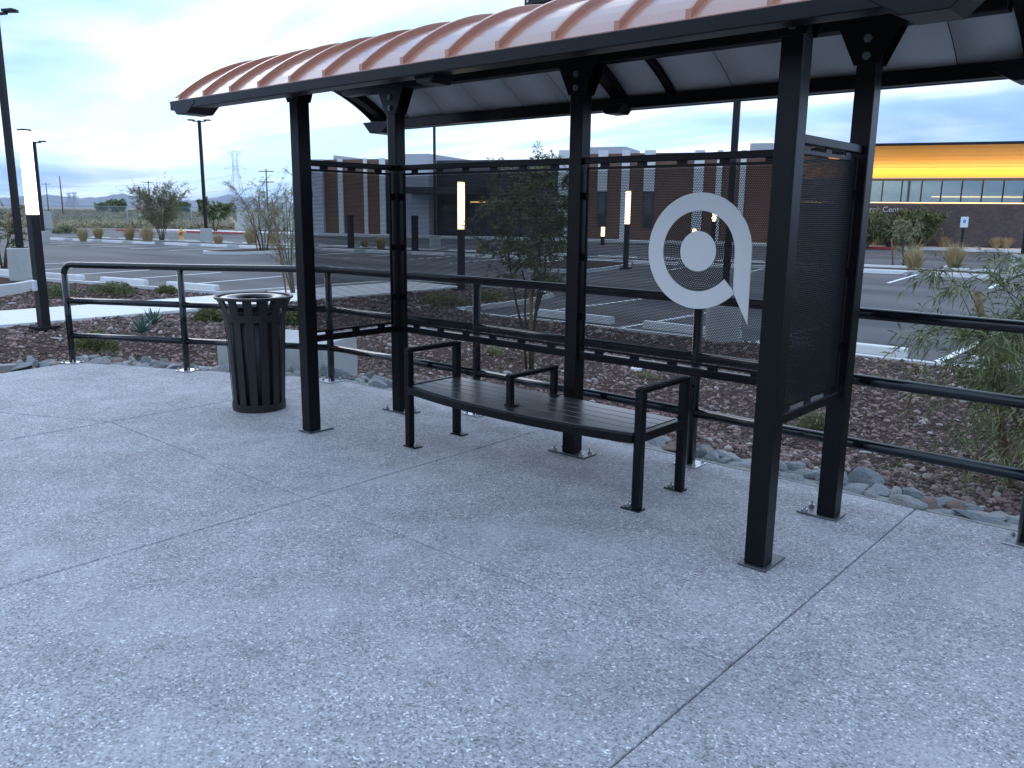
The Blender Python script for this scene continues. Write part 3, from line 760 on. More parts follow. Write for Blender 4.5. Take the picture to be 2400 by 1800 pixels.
# ------------------------------------------------------------------ handrail
hr = empty('handrail', (0, 0, 0)); tag(hr, 'black three-bar pipe handrail along the pavement edge behind the shelter', 'handrail')
HP = [(-4.339, -0.033), (-3.023, 0.597), (-1.499, 1.315), (0.489, 1.325), (2.531, 1.300), (4.520, 1.255), (6.52, 1.22)]
RT = [1.068, 1.08, 1.105, 1.122, 1.128, 1.128, 1.128]
PR = 0.033
for i, (x, y) in enumerate(HP):
    b = MB(); top = RT[i]-0.09 if i == 0 else RT[i]-0.02
    b.tube([(x, y, 0.01), (x, y, top)], PR, 16); p = b.build('post', BLACK2, hr)
    a = math.atan2(0.63, 1.316) if i < 2 else 0.0
    ca, sa = math.cos(a), math.sin(a); h = 0.085
    b = MB(); b.prism([(x+h*(ca*p_-sa*q_), y+h*(sa*p_+ca*q_)) for p_, q_ in ((-1, -1), (1, -1), (1, 1), (-1, 1))], 0.0006, 0.0105); b.build('base_plate', GALV, p, bevel=0.002)
    for p_, q_ in ((-1, -1), (1, -1), (1, 1), (-1, 1)):
        b = MB(); bolt(b, x+h*.7*(ca*p_-sa*q_), y+h*.7*(sa*p_+ca*q_), 0.0105, 0.008, 0.026, 0.013); b.build('anchor_bolt', GALV, p)
def rail(pts, r=PR): 
    b = MB(); b.tube(pts, r, 16); return b.build('rail', BLACK2, hr)
c0 = np.array([*HP[0], RT[0]]); dv = np.array([HP[1][0]-HP[0][0], HP[1][1]-HP[0][1], 0]); dv /= np.linalg.norm(dv)
corner = [c0+np.array([0, 0, -0.095])]+[c0+dv*0.095*(1-math.cos(t))+np.array([0, 0, -0.095*(1-math.sin(t))]) for t in np.linspace(0.2, math.pi/2, 7)]
top = corner+[np.array([*HP[1], RT[1]]), np.array([HP[2][0]-0.06, HP[2][1]-0.028, RT[2]]), np.array([HP[2][0], HP[2][1]-0.004, RT[2]]), np.array([HP[2][0]+0.07, HP[2][1], RT[2]])]+[np.array([*HP[i], RT[i]]) for i in range(3, 7)]
rail(top)
for drop in (0.385, 0.765):
    for i in range(6):
        rail([(*HP[i], RT[i]-drop), (*HP[i+1], RT[i+1]-drop)], PR*0.97)

# ------------------------------------------------------------------ concrete catch basin behind the rail
hw = empty('catch_basin', (0, 0, 0)); tag(hw, 'grey concrete drain box set in the gravel behind the trash can', 'drain box')
pL = atd(505, 775, 10.0); pR = atd(752, 775, 9.1)
e_ = np.array([pR[0]-pL[0], pR[1]-pL[1]]); W_ = np.linalg.norm(e_); e_ /= W_; nb = np.array([-e_[1], e_[0]])
def hwp(s, d): return (pL[0]+e_[0]*s+nb[0]*d, pL[1]+e_[1]*s+nb[1]*d)
b = MB(); zt = 0.10
q = [(*hwp(0, 0), -.6), (*hwp(W_, 0), -.6), (*hwp(W_, .7), -.6), (*hwp(0.12, .7), -.6), (*hwp(0, 0), 0.16), (*hwp(W_, 0), 0.24), (*hwp(W_, .7), 0.27), (*hwp(0.45, .7), 0.27)]
b.add(q, [(0, 1, 2, 3), (4, 5, 6, 7), (0, 1, 5, 4), (1, 2, 6, 5), (2, 3, 7, 6), (3, 0, 4, 7)])
b.build('wall', CONC, hw, bevel=0.015)

# ------------------------------------------------------------------ parking lot furniture
def stop_mesh():
    b = MB(); n = 0.915
    prof = [(-0.085, 0), (0.085, 0), (0.065, 0.15), (-0.065, 0.15)]
    Vv = [(-n, *p) for p in prof]+[(-n+0.0, *p) for p in prof]+[(n, *p) for p in prof]
    b.add([(-n, *p) for p in prof]+[(n, *p) for p in prof], [(0, 1, 2, 3), (4, 5, 6, 7)]+[(k, (k+1) % 4, 4+(k+1) % 4, 4+k) for k in range(4)])
    me = b.mesh('wheel_stop'); me.materials.append(CONCL); return me
SME = stop_mesh()
def wstop(x, y, a, label, group):
    o = bpy.data.objects.new('wheel_stop', SME); link(o); o.location = (x, y, LOT+0.001); o.rotation_euler = (0, 0, a)
    bv = o.modifiers.new('bevel', 'BEVEL'); bv.width = 0.02; bv.segments = 2
    tag(o, label, 'wheel stop', group)
def pline(p, q, w=0.11):
    p, q = np.array(p, float), np.array(q, float); t = (q-p)/np.linalg.norm(q-p); nn = np.array([-t[1], t[0]])*w/2
    b = MB(); b.add([(*(p+nn), LOT+.004), (*(p-nn), LOT+.004), (*(q-nn), LOT+.004), (*(q+nn), LOT+.004)], [(0, 1, 2, 3)]); tag(b.build('parking_line', PAINT), kind='structure')
# row behind the shelter
LX = [-5.64, -3.12, -0.58, 2.08, 4.75, 7.4, 10.05]
for i, x in enumerate(LX):
    pline((x, 8.75), (x-0.03, 13.6))
    if i < len(LX)-1: wstop((x+LX[i+1])/2, 9.08+0.015*i, R(1.5), 'white concrete wheel stop in the parking row behind the shelter', 'wheel stops behind the shelter')
# left row, turned about twelve degrees
e1 = np.array([0.977, 0.213]); e2 = np.array([-0.213, 0.977]); K0 = np.array([-13.0, 6.67])
for i in range(9):
    s = -2.75-2.68*i+ -0.35
    p = K0+e1*s
    if s > -20: pline(p+e2*0.3, p+e2*5.2)
    c = K0+e1*(s+1.2)+e2*0.78
    if i < 8: wstop(c[0], c[1], math.atan2(e1[1], e1[0]), 'pale concrete wheel stop in the parking row beyond the sidewalk', 'wheel stops beyond the sidewalk')
# median strip with kerb
MED = [(-52, 18.0), (-46.5, 19.2), (-39, 20.8), (-28, 23.8), (-16, 26.2), (-5, 29.0), (10, 30.6)]
def offset(poly, d):
    out = []
    for i in range(len(poly)):
        a = np.array(poly[max(i-1, 0)]); c = np.array(poly[min(i+1, len(poly)-1)]); t = (c-a)/np.linalg.norm(c-a); out.append((poly[i][0]-t[1]*d, poly[i][1]+t[0]*d))
    return out
def island(poly, name='planting_island'):
    b = MB(); b.prism(poly, LOT-0.05, LOT+0.10, 'z'); tag(b.build(name, SOIL), kind='structure')
    strip('kerb', poly, 0.15, LOT-0.05, LOT+0.125, KERB, closed=True)
med_poly = offset(MED, -0.75)+offset(MED, 0.75)[::-1]
island(med_poly)
def seglerp(pl, t):
    r = along(pl, t); return r
tot = sum(math.dist(MED[i], MED[i+1]) for i in range(len(MED)-1)); t = 1.5; k = 0
while t < tot-1.5:
    x, y, a = along(MED, t); nn = np.array([-math.sin(a), math.cos(a)])
    for sgn, lab in ((-1, 'wheel stop on the shelter side of the long planted median'), (1, 'wheel stop on the building side of the long planted median')):
        c = np.array([x, y])+nn*sgn*1.55; wstop(c[0], c[1], a, 'concrete '+lab, 'median '+lab[:33])
        xl, yl, al = along(MED, min(t+1.37, tot-.1)); nl = np.array([-math.sin(al), math.cos(al)])
        pline(np.array([xl, yl])+nl*sgn*0.95, np.array([xl, yl])+nl*sgn*5.8)
    t += 2.75
# rounded islands
def rounded(cx, cy, hx, hy, a, n=8):
    r = min(hx, hy); pts = []
    for qx, qy, a0 in ((1, 1, 0), (-1, 1, 90), (-1, -1, 180), (1, -1, 270)):
        for i in range(n+1):
            t = R(a0+90*i/n); pts.append((qx*(hx-r)+r*math.cos(t), qy*(hy-r)+r*math.sin(t)))
    ca, sa = math.cos(a), math.sin(a); return [(cx+ca*x-sa*y, cy+sa*x+ca*y) for x, y in pts]
island(rounded(-30.6, 18.6, 1.3, 2.7, R(12)))
island(rounded(-13.8, 21.6, 1.6, 3.0, R(15)))
# concrete apron around the lamp beyond the sidewalk, walkway and far kerb along the building
FA = np.array([-56.0, 38.3]); FB = np.array([2.0, 59.7]); fe = (FB-FA)/np.linalg.norm(FB-FA); fn_ = np.array([fe[1], -fe[0]])
def fp(s, d=0.0): p = FA+fe*s+fn_*d; return float(p[0]), float(p[1])
def Fs(u, v, d=0.0):
    dd = ray(u, v); o = FA+fn_*d; den = dd[0]*fn_[0]+dd[1]*fn_[1]; t = ((o[0]-CAMP[0])*fn_[0]+(o[1]-CAMP[1])*fn_[1])/den
    p = CAMP+t*dd; return float((p[0]-FA[0])*fe[0]+(p[1]-FA[1])*fe[1]), float(p[2])
wk = MB(); wk.prism([fp(-14, 3.2), fp(75, 3.2), fp(75, -0.5), fp(-14, -0.5)], -0.7, -0.22); tag(wk.build('walkway', CONCL), kind='structure')
strip('kerb', [fp(-14, 3.28), fp(40, 3.28)], 0.15, -0.7, -0.215, KERB)
strip('red_kerb', [fp(40, 3.28), fp(46.5, 3.28)], 0.15, -0.7, -0.205, REDK)
strip('kerb', [fp(46.5, 3.28), fp(75, 3.28)], 0.15, -0.7, -0.215, KERB)
for i in range(6):
    p = fp(50.2+i*2.8, 4.1); wstop(p[0], p[1], math.atan2(fe[1], fe[0]), 'concrete wheel stop along the kerb in front of the brick wall', 'wheel stops at the building')
# far red fire-lane kerb and road
rk = [G(275, 541), G(380, 543), G(470, 546), G(567, 549)]
strip('red_kerb', rk, 0.3, -0.7, LOT+0.15, REDK)
rd = MB(); rA, rB = np.array(G(-200, 536)), np.array(G(720, 545)); 
t_ = (rB-rA)/np.linalg.norm(rB-rA); n_ = np.array([-t_[1], t_[0]])
rdp = [rA-t_*60+n_*1.5, rB+t_*20+n_*1.5, rB+t_*20+n_*9.5, rA-t_*60+n_*9.5]
rd.add([(*p, LOT-0.02) for p in rdp], [(0, 1, 2, 3)]); tag(rd.build('road', ASPH), kind='structure')

strip('kerb', [G(-60, 700, -0.29), G(0, 690, -0.29), G(40, 685, -0.29), G(83, 676, -0.29)], 0.18, -0.6, -0.08, KERB)
# light poles -------------------------------------------------------------------
def light_pole(u, v, h, arms, label, hs=0.62, rbase=0.30, hbase=0.75, w=0.065, round_base=True, az=0.0, xy=None):
    x, y = xy if xy else G(u, v)
    r = empty('light_pole', (x, y, LOT-0.05), az); tag(r, label, 'light pole')
    b = MB()
    if round_base: b.lathe([(0.001, 0), (rbase, 0), (rbase, hbase-.02), (rbase-.02, hbase), (0.001, hbase)], 28, smooth=False)
    else: b.box(-rbase, rbase, -rbase, rbase, 0, hbase)
    b.build('concrete_base', CONC, r, bevel=0.01)
    b = MB(); b.box(-w*2, w*2, -w*2, w*2, hbase+.001, hbase+0.03); b.build('base_plate', BLACK, r)
    b = MB(); b.box(-w, w, -w, w, hbase+.031, h); b.build('pole', DARKGREY, r, bevel=0.01)
    for s in arms:
        b = MB(); b.obox((s*0.30*hs+s*w*.5, 0, h-0.05), ((1, 0, .04*s), (0, 1, 0), (-.04*s, 0, 1)), (0.30*hs-w*.5, 0.035, 0.03)); hd = b.build('arm', DARKGREY, r)
        b = MB(); b.prism([(s*0.45*hs, -0.10), (s*0.5*hs, 0.0), (s*0.45*hs, 0.10), (s*1.0*hs, 0.14), (s*1.05*hs, 0), (s*1.0*hs, -0.14)], h-0.02, h+0.05, 'z'); b.build('lamp_head', DARKGREY, hd, bevel=0.01)
    return r
xy1 = G(55, 657); light_pole(0, 0, height_at(6, 28, xy1)-LOT+.03, (1,), 'tall black light pole on a round concrete base beside the lit bollard', xy=xy1, rbase=0.33, hbase=0.95, w=0.075, az=R(30))
xy2 = G(485, 572); light_pole(0, 0, height_at(469, 280, xy2)-LOT, (-1, 1), 'black twin-head light pole near the yellow hydrant', xy=xy2, rbase=0.33, hbase=0.95, w=0.08, az=R(41))
xy3 = G(1692, 812); light_pole(0, 0, 6.5, (-1, 1), 'thick light pole rising behind the emblem screen', xy=xy3, rbase=0.27, hbase=0.72, w=0.05, az=R(20))
xy4 = G(2392, 652); light_pole(0, 0, 7.5, (1,), 'light pole on a square concrete base facing the brick wall', xy=xy4, rbase=0.34, hbase=0.85, w=0.085, round_base=False)
xy5 = G(1020, 585); light_pole(0, 0, 8.5, (-1, 1), 'slim light pole standing before the building entrance', xy=xy5, rbase=0.3, hbase=0.8, w=0.055)
xy6 = G(104, 568); light_pole(0, 0, height_at(85, 330, xy6)-LOT, (1,), 'far slim light pole right behind the lit bollard', xy=xy6, rbase=0.3, hbase=0.7, w=0.07, az=R(41))

# lit column lights ----------------------------------------------------------------
def column_light(xy, z0, zl, zt_, w, label, plate=True, box=False, power=0):
    r = empty('column_light', (xy[0], xy[1], z0), R(12)); tag(r, label, 'column light', 'lit square column lights')
    b = MB(); b.box(-w, w, -w, w, 0.012, zl-z0); b.build('column', DARKGREY, r, bevel=0.006)
    b = MB(); b.box(-w*.93, w*.93, -w*.93, w*.93, zl-z0+.001, zt_-z0-.03); b.build('lit_panel', LAMPG, r, bevel=0.004)
    b = MB(); b.box(-w, w, -w, w, zt_-z0-.029, zt_-z0); b.build('cap', DARKGREY, r, bevel=0.004)
    if plate:
        b = MB(); b.box(-w*2.3, w*2.3, -w*2.3, w*2.3, 0.0, 0.045); b.build('base_plate', mat('matt_black_plate', (0.012, 0.012, 0.013), 0.8, spec=0.15), r)
    if box:
        b = MB(); b.box(w*.2-.05, w*.2+.05, -w-.055, -w-.001, 0.62, 0.80); b.build('outlet_cover', mat('clear_plastic_cover', (0.55, 0.58, 0.62), 0.2), r, bevel=0.02)
xyb = G(104, 765, -0.25)
column_light(xyb, -0.285, height_at(79, 503, xyb), height_at(62, 303, xyb), 0.072, 'lit square column light standing in the gravel by the sidewalk', box=True)
xyc = G(1081, 681); column_light(xyc, LOT, height_at(1081, 537, xyc), height_at(1082, 424, xyc), 0.072, 'lit column light at the far end of the sidewalk')
xyd = G(1466, 630); column_light(xyd, LOT, height_at(1470, 526, xyd), height_at(1472, 446, xyd), 0.080, 'lit column light on the island left of the emblem')
for (u, v, va, vb, lab) in ((1412, 575, 554, 531, 'small far lit column light before the brown cladding'), (1669, 590, 519, 500, 'far lit column light seen through the emblem ring'), (1625, 585, 553, 535, 'far lit column light seen just above the emblem disc')):
    xy = G(u, v); column_light(xy, LOT, height_at(u, va, xy), height_at(u, vb, xy), 0.10, lab, plate=False)
for u, v, vt in ((823, 585, 504), (973, 592, 505)):
    xy = G(u, v); r = empty('unlit_post', (*xy, LOT)); tag(r, 'dark square post on the median, lamp not lit', 'post', 'dark posts on the median')
    h = height_at(u, vt, xy)-LOT; b = MB(); b.box(-.12, .12, -.12, .12, 0, h-.08); b.build('column', DARKGREY, r); b = MB(); b.box(-.13, .13, -.13, .13, h-.079, h); b.build('cap', BLACK, r)

# ------------------------------------------------------------------ building
bld = empty('civic_building', (FA[0], FA[1], 0), math.atan2(fe[1], fe[0])); tag(bld, 'long low building with rust brown cladding, white stripes and glowing orange soffit', 'building')
# local frame: x along facade, y=-d towards camera (front), z up
def bbox_(name, x0, x1, d0, d1, z0, z1, m, parent=None, bevel=0):
    b = MB(); b.box(x0, x1, -d1, -d0, z0, z1); return b.build(name, m, parent or bld, bevel)
sA, _ = Fs(745, 540); sB = Fs(1008, 540)[0]; sC = Fs(1330, 540)[0]; sD = Fs(1815, 540)[0]; sE = 75
ztop = Fs(850, 373)[1]; z0b = -0.25
bbox_('wall', sA, sB-4.0, -12, 0, z0b, ztop, CORTEN)
bbox_('wall', sB-3.999, sC, -12, -1.2, z0b, ztop-0.1, DARKW)
bbox_('wall', sC+.001, sD, -12, 0.0, z0b, ztop+0.15, CORTEN)
def stripe(u0, u1, vtop=None, vbot=None, m=WHITEP):
    a, c = Fs(u0, 480)[0], Fs(u1, 480)[0]
    zt_ = Fs((u0+u1)/2, vtop)[1] if vtop else ztop+0.05
    zb_ = Fs((u0+u1)/2, vbot)[1] if vbot else z0b
    return bbox_('wall_stripe', a, c, 0.002, 0.12, zb_, zt_, m)
for u0, u1 in ((795, 806), (855, 863), (892, 905)): stripe(u0, u1)
for u0, u1, vb in ((1400, 1422, 448), (1455, 1473, None), (1507, 1532, 448), (1623, 1646, None), (1675, 1688, None), (1730, 1743, None)):
    stripe(u0, u1, 352, vb)
    if vb:
        a, c = Fs(u0, 480)[0], Fs(u1, 480)[0]; w = bbox_('window', a, c, 0.002, 0.06, 0.6, Fs(u0, vb)[1]-.02, DARKW); bbox_('pane', a+.12, c-.12, 0.061, 0.075, 0.7, Fs(u0, vb)[1]-.12, GLASS, w)
stripe(1308, 1331, 352)
# grey volumes
a, c = Fs(743, 480)[0], Fs(762, 480)[0]; bbox_('grey_tower', a-1.4, c, -1.0, 0.3, z0b, ztop+.02, GREYW); bbox_('roof_volume', a-.2, Fs(786, 480, -3)[0], -9, -3, ztop-.1, Fs(765, 364, -3)[1], GREYW)
a, c = Fs(951, 480)[0], Fs(1008, 480)[0]; bbox_('grey_tower', a-0.6, c, -8, 0.25, z0b, Fs(975, 361)[1], GREYW)
a2 = Fs(1060, 480)[0]; bbox_('roof_volume', c+.001, a2, -9, -2, ztop-.1, Fs(1030, 379)[1], GREYW)
a3, c3 = Fs(1309, 480)[0], Fs(1331, 480)[0]; bbox_('roof_volume', a3, a3+4, -9, -4, ztop-.1, Fs(1320, 346, -4)[1], GREYW)
a3 = Fs(1735, 480)[0]; bbox_('roof_volume', a3, a3+1.6, -9, -4, ztop-.1, Fs(1745, 336, -4)[1], GREYW)
# entrance canopy and doors
a, c = Fs(968, 480)[0], Fs(1130, 480)[0]; bbox_('canopy', a, c, -1.0, 2.5, Fs(1020, 455)[1], Fs(1020, 440)[1], DARKW)
for i in range(5):
    x = sB+0.6+i*1.35; dr_ = bbox_('door', x, x+1.2, -1.19, -1.10, z0b, 2.3, DARKW); bbox_('door_pane', x+.12, x+1.08, -1.099, -1.08, 0.0, 2.15, GLASS, dr_)
b = MB(); b.box(sB+3.0, sB+5.6, 1.105, 1.115, 2.36, 2.42); b.build('door_light', LED, bld)
WGL = bpy.data.materials.new('window_glass'); WGL.use_nodes = True; nt = WGL.node_tree
_t = nt.nodes.new('ShaderNodeBsdfTransparent'); _t.inputs[0].default_value = (0.55, 0.62, 0.56, 1); _g = nt.nodes.new('ShaderNodeBsdfGlossy'); _g.inputs['Roughness'].default_value = 0.03; _g.inputs[0].default_value = (0.8, 0.9, 0.85, 1)
_m = nt.nodes.new('ShaderNodeMixShader'); _m.inputs[0].default_value = 0.30; nt.links.new(_t.outputs[0], _m.inputs[1]); nt.links.new(_g.outputs[0], _m.inputs[2]); nt.links.new(_m.outputs[0], nt.nodes['Material Output'].inputs[0])
# brick wing with ribbon windows and lit soffit
zsill = Fs(2200, 474.5)[1]; zhead = Fs(2200, 423)[1]; zedge = Fs(2200, 334, 2.2)[1]
w_ = bbox_('brick_wall', sD+.001, sE, -12, 0, z0b, zsill-0.06, BRICK)
bbox_('led_strip', sD+.01, sE, 0.01, 0.05, zsill-0.04, zsill-0.012, LED)
bbox_('window_backing', sD+.02, sE, -0.55, -0.5, zsill-0.05, zhead+.05, mat('dim_interior', (0.20, 0.19, 0.15), 0.8, emit=(1.0, 0.75, 0.45), estr=0.10))
bbox_('interior_light', Fs(2185, 460)[0], sE, -0.48, -0.44, zsill+0.33, zsill+0.40, LED)
mus = [2023, 2071, 2116, 2160, 2207, 2256, 2304, 2353, 2401]
ms = [Fs(u, 448)[0] for u in mus]; step = (ms[-1]-ms[0])/(len(ms)-1)
x = ms[0]
while x-step > sD: x -= step
while x < sE:
    bbox_('mullion', x-0.04, x+0.04, -0.05, 0.03, zsill, zhead, DARKW)
    bbox_('window_pane', x+0.041, x+step-0.041, -0.03, -0.02, zsill+.02, zhead-.02, WGL); x += step
bbox_('head_trim', sD+.01, sE, -0.1, 0.06, zhead, zhead+0.14, DARKW)
# sloped soffit
b = MB(); OV = 2.2
x0s, x1s = sD-0.2, sE

b.add([(x0s, -0.03, zhead+.25), (x1s, -0.03, zhead+.25), (x1s, -OV, zedge-0.05), (x0s, -OV, zedge-0.05)], [(0, 1, 2, 3)]); sof = b.build('soffit', DARKGREY, bld)
NSF = 9
for i in range(NSF):
    t0, t1 = i/NSF+.004, (i+1)/NSF-.004; q = lambda t, dz: (-0.03-(OV-0.03)*t, zhead+.15+(zedge-.10-zhead-.15)*t+dz)
    (ya, za), (yb_, zb2) = q(t0, 0.006*math.sin(i*2.3)), q(t1, 0.006*math.sin(i*2.3+1))
    b = MB(); b.add([(x0s, ya, za), (x1s, ya, za), (x1s, yb_, zb2), (x0s, yb_, zb2), (x0s, ya, za+.03), (x1s, ya, za+.03), (x1s, yb_, zb2+.03), (x0s, yb_, zb2+.03)], [(0, 1, 2, 3), (4, 5, 6, 7), (0, 1, 5, 4), (1, 2, 6, 5), (2, 3, 7, 6), (3, 0, 4, 7)]); b.build('soffit_board', ORANGE, sof)

bbox_('roof_edge', x0s, x1s, OV+.001, OV+.12, zedge-0.16, zedge, DARKGREY)
bbox_('roof', x0s, x1s, -12, OV, zedge-.045, zedge+0.0, DARKGREY)
al = bpy.data.lights.new('soffit_light', 'AREA'); al.shape = 'RECTANGLE'; al.size = sE-sD-1; al.size_y = 0.15; al.energy = 430; al.color = (1.0, 0.62, 0.20)
alo = bpy.data.objects.new('soffit_light', al); col.objects.link(alo); alo.parent = bld; alo.location = ((sD+sE)/2, -0.72, zhead-0.22); alo.rotation_euler = (R(180), 0, 0)
# lettering and panel on the brick wall
def text(s, size, x, z, d, m, name='wall_lettering'):
    cu = bpy.data.curves.new(name, 'FONT'); cu.body = s; cu.size = size; cu.extrude = 0.02; tmp = bpy.data.objects.new(name, cu); col.objects.link(tmp)
    dg = bpy.context.evaluated_depsgraph_get(); me = bpy.data.meshes.new_from_object(tmp.evaluated_get(dg)); bpy.data.objects.remove(tmp)
    me.materials.clear(); me.materials.append(m); o = bpy.data.objects.new(name, me); link(o, bld); o.location = (x, -d, z); o.rotation_euler = (R(90), 0, 0); return o, me
xr = Fs(2125, 492)[0]; zt0 = Fs(2090, 497)[1]
to, tme = text('Avondale Resource Center', 0.50, 0, zt0, 0.03, mat('silver_letters', (0.6, 0.6, 0.58), 0.4))
wd_ = max(v.co.x for v in tme.vertices); to.location.x = xr-wd_
a, c = Fs(2010, 512)[0], Fs(2153, 512)[0]; bbox_('wall_sign', a, c, 0.002, 0.05, Fs(2153, 522)[1], Fs(2153, 503)[1], YSIGN)

# accessible parking sign ---------------------------------------------------------
xys = fp(Fs(2262, 500, 3.0)[0], 3.0); sg = empty('parking_sign', (xys[0], xys[1], -0.22), math.atan2(fe[1], fe[0])+R(8)); tag(sg, 'white accessible parking sign with blue symbol on a dark post', 'sign')
zt_ = height_at(2262, 508, xys)+0.22; zb_ = height_at(2262, 533, xys)+.22
b = MB(); b.box(-.05, .05, -.05, .05, 0, zt_-.1); b.build('post', DARKGREY, sg)
b = MB(); b.box(-.215, .215, -.07, -.052, zb_, zt_); b.build('plate', SIGNW, sg)
b = MB(); b.box(-.07, .07, -.078, -.071, zb_+.42*(zt_-zb_), zb_+.72*(zt_-zb_)); b.build('blue_symbol', SIGNB, sg)
zc_ = zb_+.57*(zt_-zb_); b = MB(); b.box(-.02, .0, -.083, -.079, zc_-.03, zc_+.05); b.box(.0, .035, -.083, -.079, zc_-.03, zc_-.015); b.tube([(-.01, -.079, zc_+.075), (-.01, -.083, zc_+.075)], 0.016, 10); b.build('wheelchair_mark', SIGNW, sg)

# ------------------------------------------------------------------ vegetation
def leaf_arrays(pts, dirs, ln, wd, rs):
    n = len(pts); d = dirs/np.linalg.norm(dirs, axis=1, keepdims=True)
    r = rs.normal(size=(n, 3)); s = np.cross(d, r); s /= np.linalg.norm(s, axis=1, keepdims=True)+1e-9
    l = ln*rs.uniform(.6, 1.35, (n, 1)); w = wd*rs.uniform(.7, 1.3, (n, 1))
    dr = np.array([0, 0, -1.])*l*0.22
    Vv = np.stack([pts, pts+d*l*.5+s*w*.5, pts+d*l+dr, pts+d*l*.5-s*w*.5], 1)
    return Vv.reshape(-1, 3), np.arange(n*4).reshape(n, 4)
def tree(xy, z0, h, spread, label, leafm, nstem=5, nbr=9, ntw=5, nleaf=16, ln=0.06, wd=0.012, seed=1, crown_lo=0.25, droop=0.15, r0=0.03, name='desert_tree', lean=(0, 0), group=None):
    rs = np.random.RandomState(seed); root = empty(name, (xy[0], xy[1], z0)); tag(root, label, 'tree', group)
    tb = MB(); P = []; Dv = []
    for s in range(nstem):
        a = 2*math.pi*(s+rs.rand()*.7)/nstem; sp = spread*(.35+.5*rs.rand()); hh = h*(.72+.28*rs.rand()); bo = min(.22, .12*spread)*rs.rand()
        pts = []; n = 7
        for i in range(n):
            t = i/(n-1); pts.append(np.array([math.cos(a)*(bo+sp*t**1.4)+lean[0]*t+rs.normal()*.02*h*t, math.sin(a)*(bo+sp*t**1.4)+lean[1]*t+rs.normal()*.02*h*t, hh*t]))
        tb.tube(pts, [r0*(1-.85*i/(n-1)) for i in range(n)], 6)
        for b_ in range(nbr):
            t = crown_lo+(1-crown_lo)*rs.rand()**.8; k = t*(n-1); i = min(int(k), n-2); p = pts[i]+(pts[i+1]-pts[i])*(k-i)
            ba = a+rs.normal()*1.3; bl = spread*(.35+.5*rs.rand())*(1.15-.55*t)
            q = p+np.array([math.cos(ba)*bl*.8, math.sin(ba)*bl*.8, bl*(.55-droop*2*rs.rand())])
            m_ = (p+q)/2+np.array([0, 0, .06*bl]); tb.tube([p, m_, q], [r0*.32, r0*.2, r0*.07], 4, cap=False)
            for w in range(ntw):
                tt = .25+.75*rs.rand(); s0 = p+(q-p)*tt+np.array([0, 0, .05*bl*math.sin(math.pi*tt)]); d = (q-p)/bl*.6+rs.normal(size=3)*.55; d[2] -= droop*rs.rand(); tl = bl*(.25+.4*rs.rand())
                e = s0+d*tl; tb.tube([s0, e], [r0*.09, r0*.04], 3, cap=False, smooth=False)
                ks = rs.rand(nleaf)[:, None]; P.append(s0+(e-s0)*ks+rs.normal(size=(nleaf, 3))*.02*tl); dd = d/np.linalg.norm(d)*.7+rs.normal(size=(nleaf, 3))*.6; Dv.append(dd)
    P = np.concatenate(P); Dv = np.concatenate(Dv)
    tb.build('trunk', BARK, root)
    Vv, Ff = leaf_arrays(P, Dv, ln, wd, rs); np_mesh('crown', Vv, Ff, leafm, root)
    return root
def stake(u, v, u2, v2, label, m=STAKE, r=0.025, z=LOT):
    p = G(u, v, z); dist = math.hypot(p[0]-CAMP[0], p[1]-CAMP[1]); q = atd(u2, v2, dist)
    b = MB(); b.tube([(p[0], p[1], z-.05), tuple(q)], r, 8); b.tube([tuple(q), (q[0], q[1], q[2]+0.02)], [r, r*.5], 8); o = b.build('tree_stake', m); tag(o, label, 'tree stake')
def tree_px(u, v, vtop, halfw, label, leafm, z=LOT, dz=0.0, **kw):
    xy = G(u, v, z); d = math.hypot(xy[0]-CAMP[0], xy[1]-CAMP[1]); h = height_at(u, vtop, xy)-z; sp = halfw/FPX*d
    return tree(xy, z+dz, h, sp, label, leafm, **kw)
tree_px(380, 568, 440, 62, 'airy multi-stem tree in the median beside the hydrant', LEAFG, nstem=9, nbr=16, ntw=9, nleaf=12, ln=.13, wd=.026, seed=11, crown_lo=.25, r0=.032, droop=-.15)
tree_px(505, 545, 473, 36, 'small leafy green tree beyond the twin-head light pole', LEAFD, nstem=3, nbr=12, ntw=8, nleaf=22, ln=.22, wd=.09, seed=12, crown_lo=.5, r0=.07)
tree_px(618, 592, 432, 75, 'thin staked tree on the rounded lot island', LEAFG, nstem=7, nbr=12, ntw=7, nleaf=10, ln=.09, wd=.016, seed=13, crown_lo=.2, r0=.04, droop=-.1)
tree_px(688, 694, 398, 80, 'wispy young tree directly behind the front left shelter post', LEAFG, nstem=6, nbr=13, ntw=8, nleaf=12, ln=.05, wd=.009, seed=14, crown_lo=.2, r0=.024, droop=-.05, lean=(-.3, -.2))
stake(672, 694, 638, 470, 'leaning rusty stake beside the wispy young tree', RUSTY, .02)
stake(604, 595, 592, 500, 'thin stake beside the tree on the rounded island', RUSTY, .03)
tree_px(8, 628, 470, 55, 'young tree with brown stake left of the tall light pole', LEAFG, nstem=4, nbr=9, ntw=5, nleaf=14, ln=.12, wd=.035, seed=15, crown_lo=.3, r0=.04)
stake(15, 628, 22, 500, 'brown stake left of the tall light pole', RUSTY, .025)
# tree behind the left back screen
xy = G(1245, 862, -0.40); tree(xy, -0.42, 2.75, 0.80, 'bushy staked tree directly behind the middle shelter post', LEAFD, nstem=6, nbr=13, ntw=9, nleaf=26, ln=.06, wd=.013, seed=21, crown_lo=.38, r0=.020, droop=.2)
stake(1249, 862, 1243, 690, 'yellowish stake at the tree behind the middle post', mat('pale_stake', (0.40, 0.26, 0.09), .8), .022, -0.40)
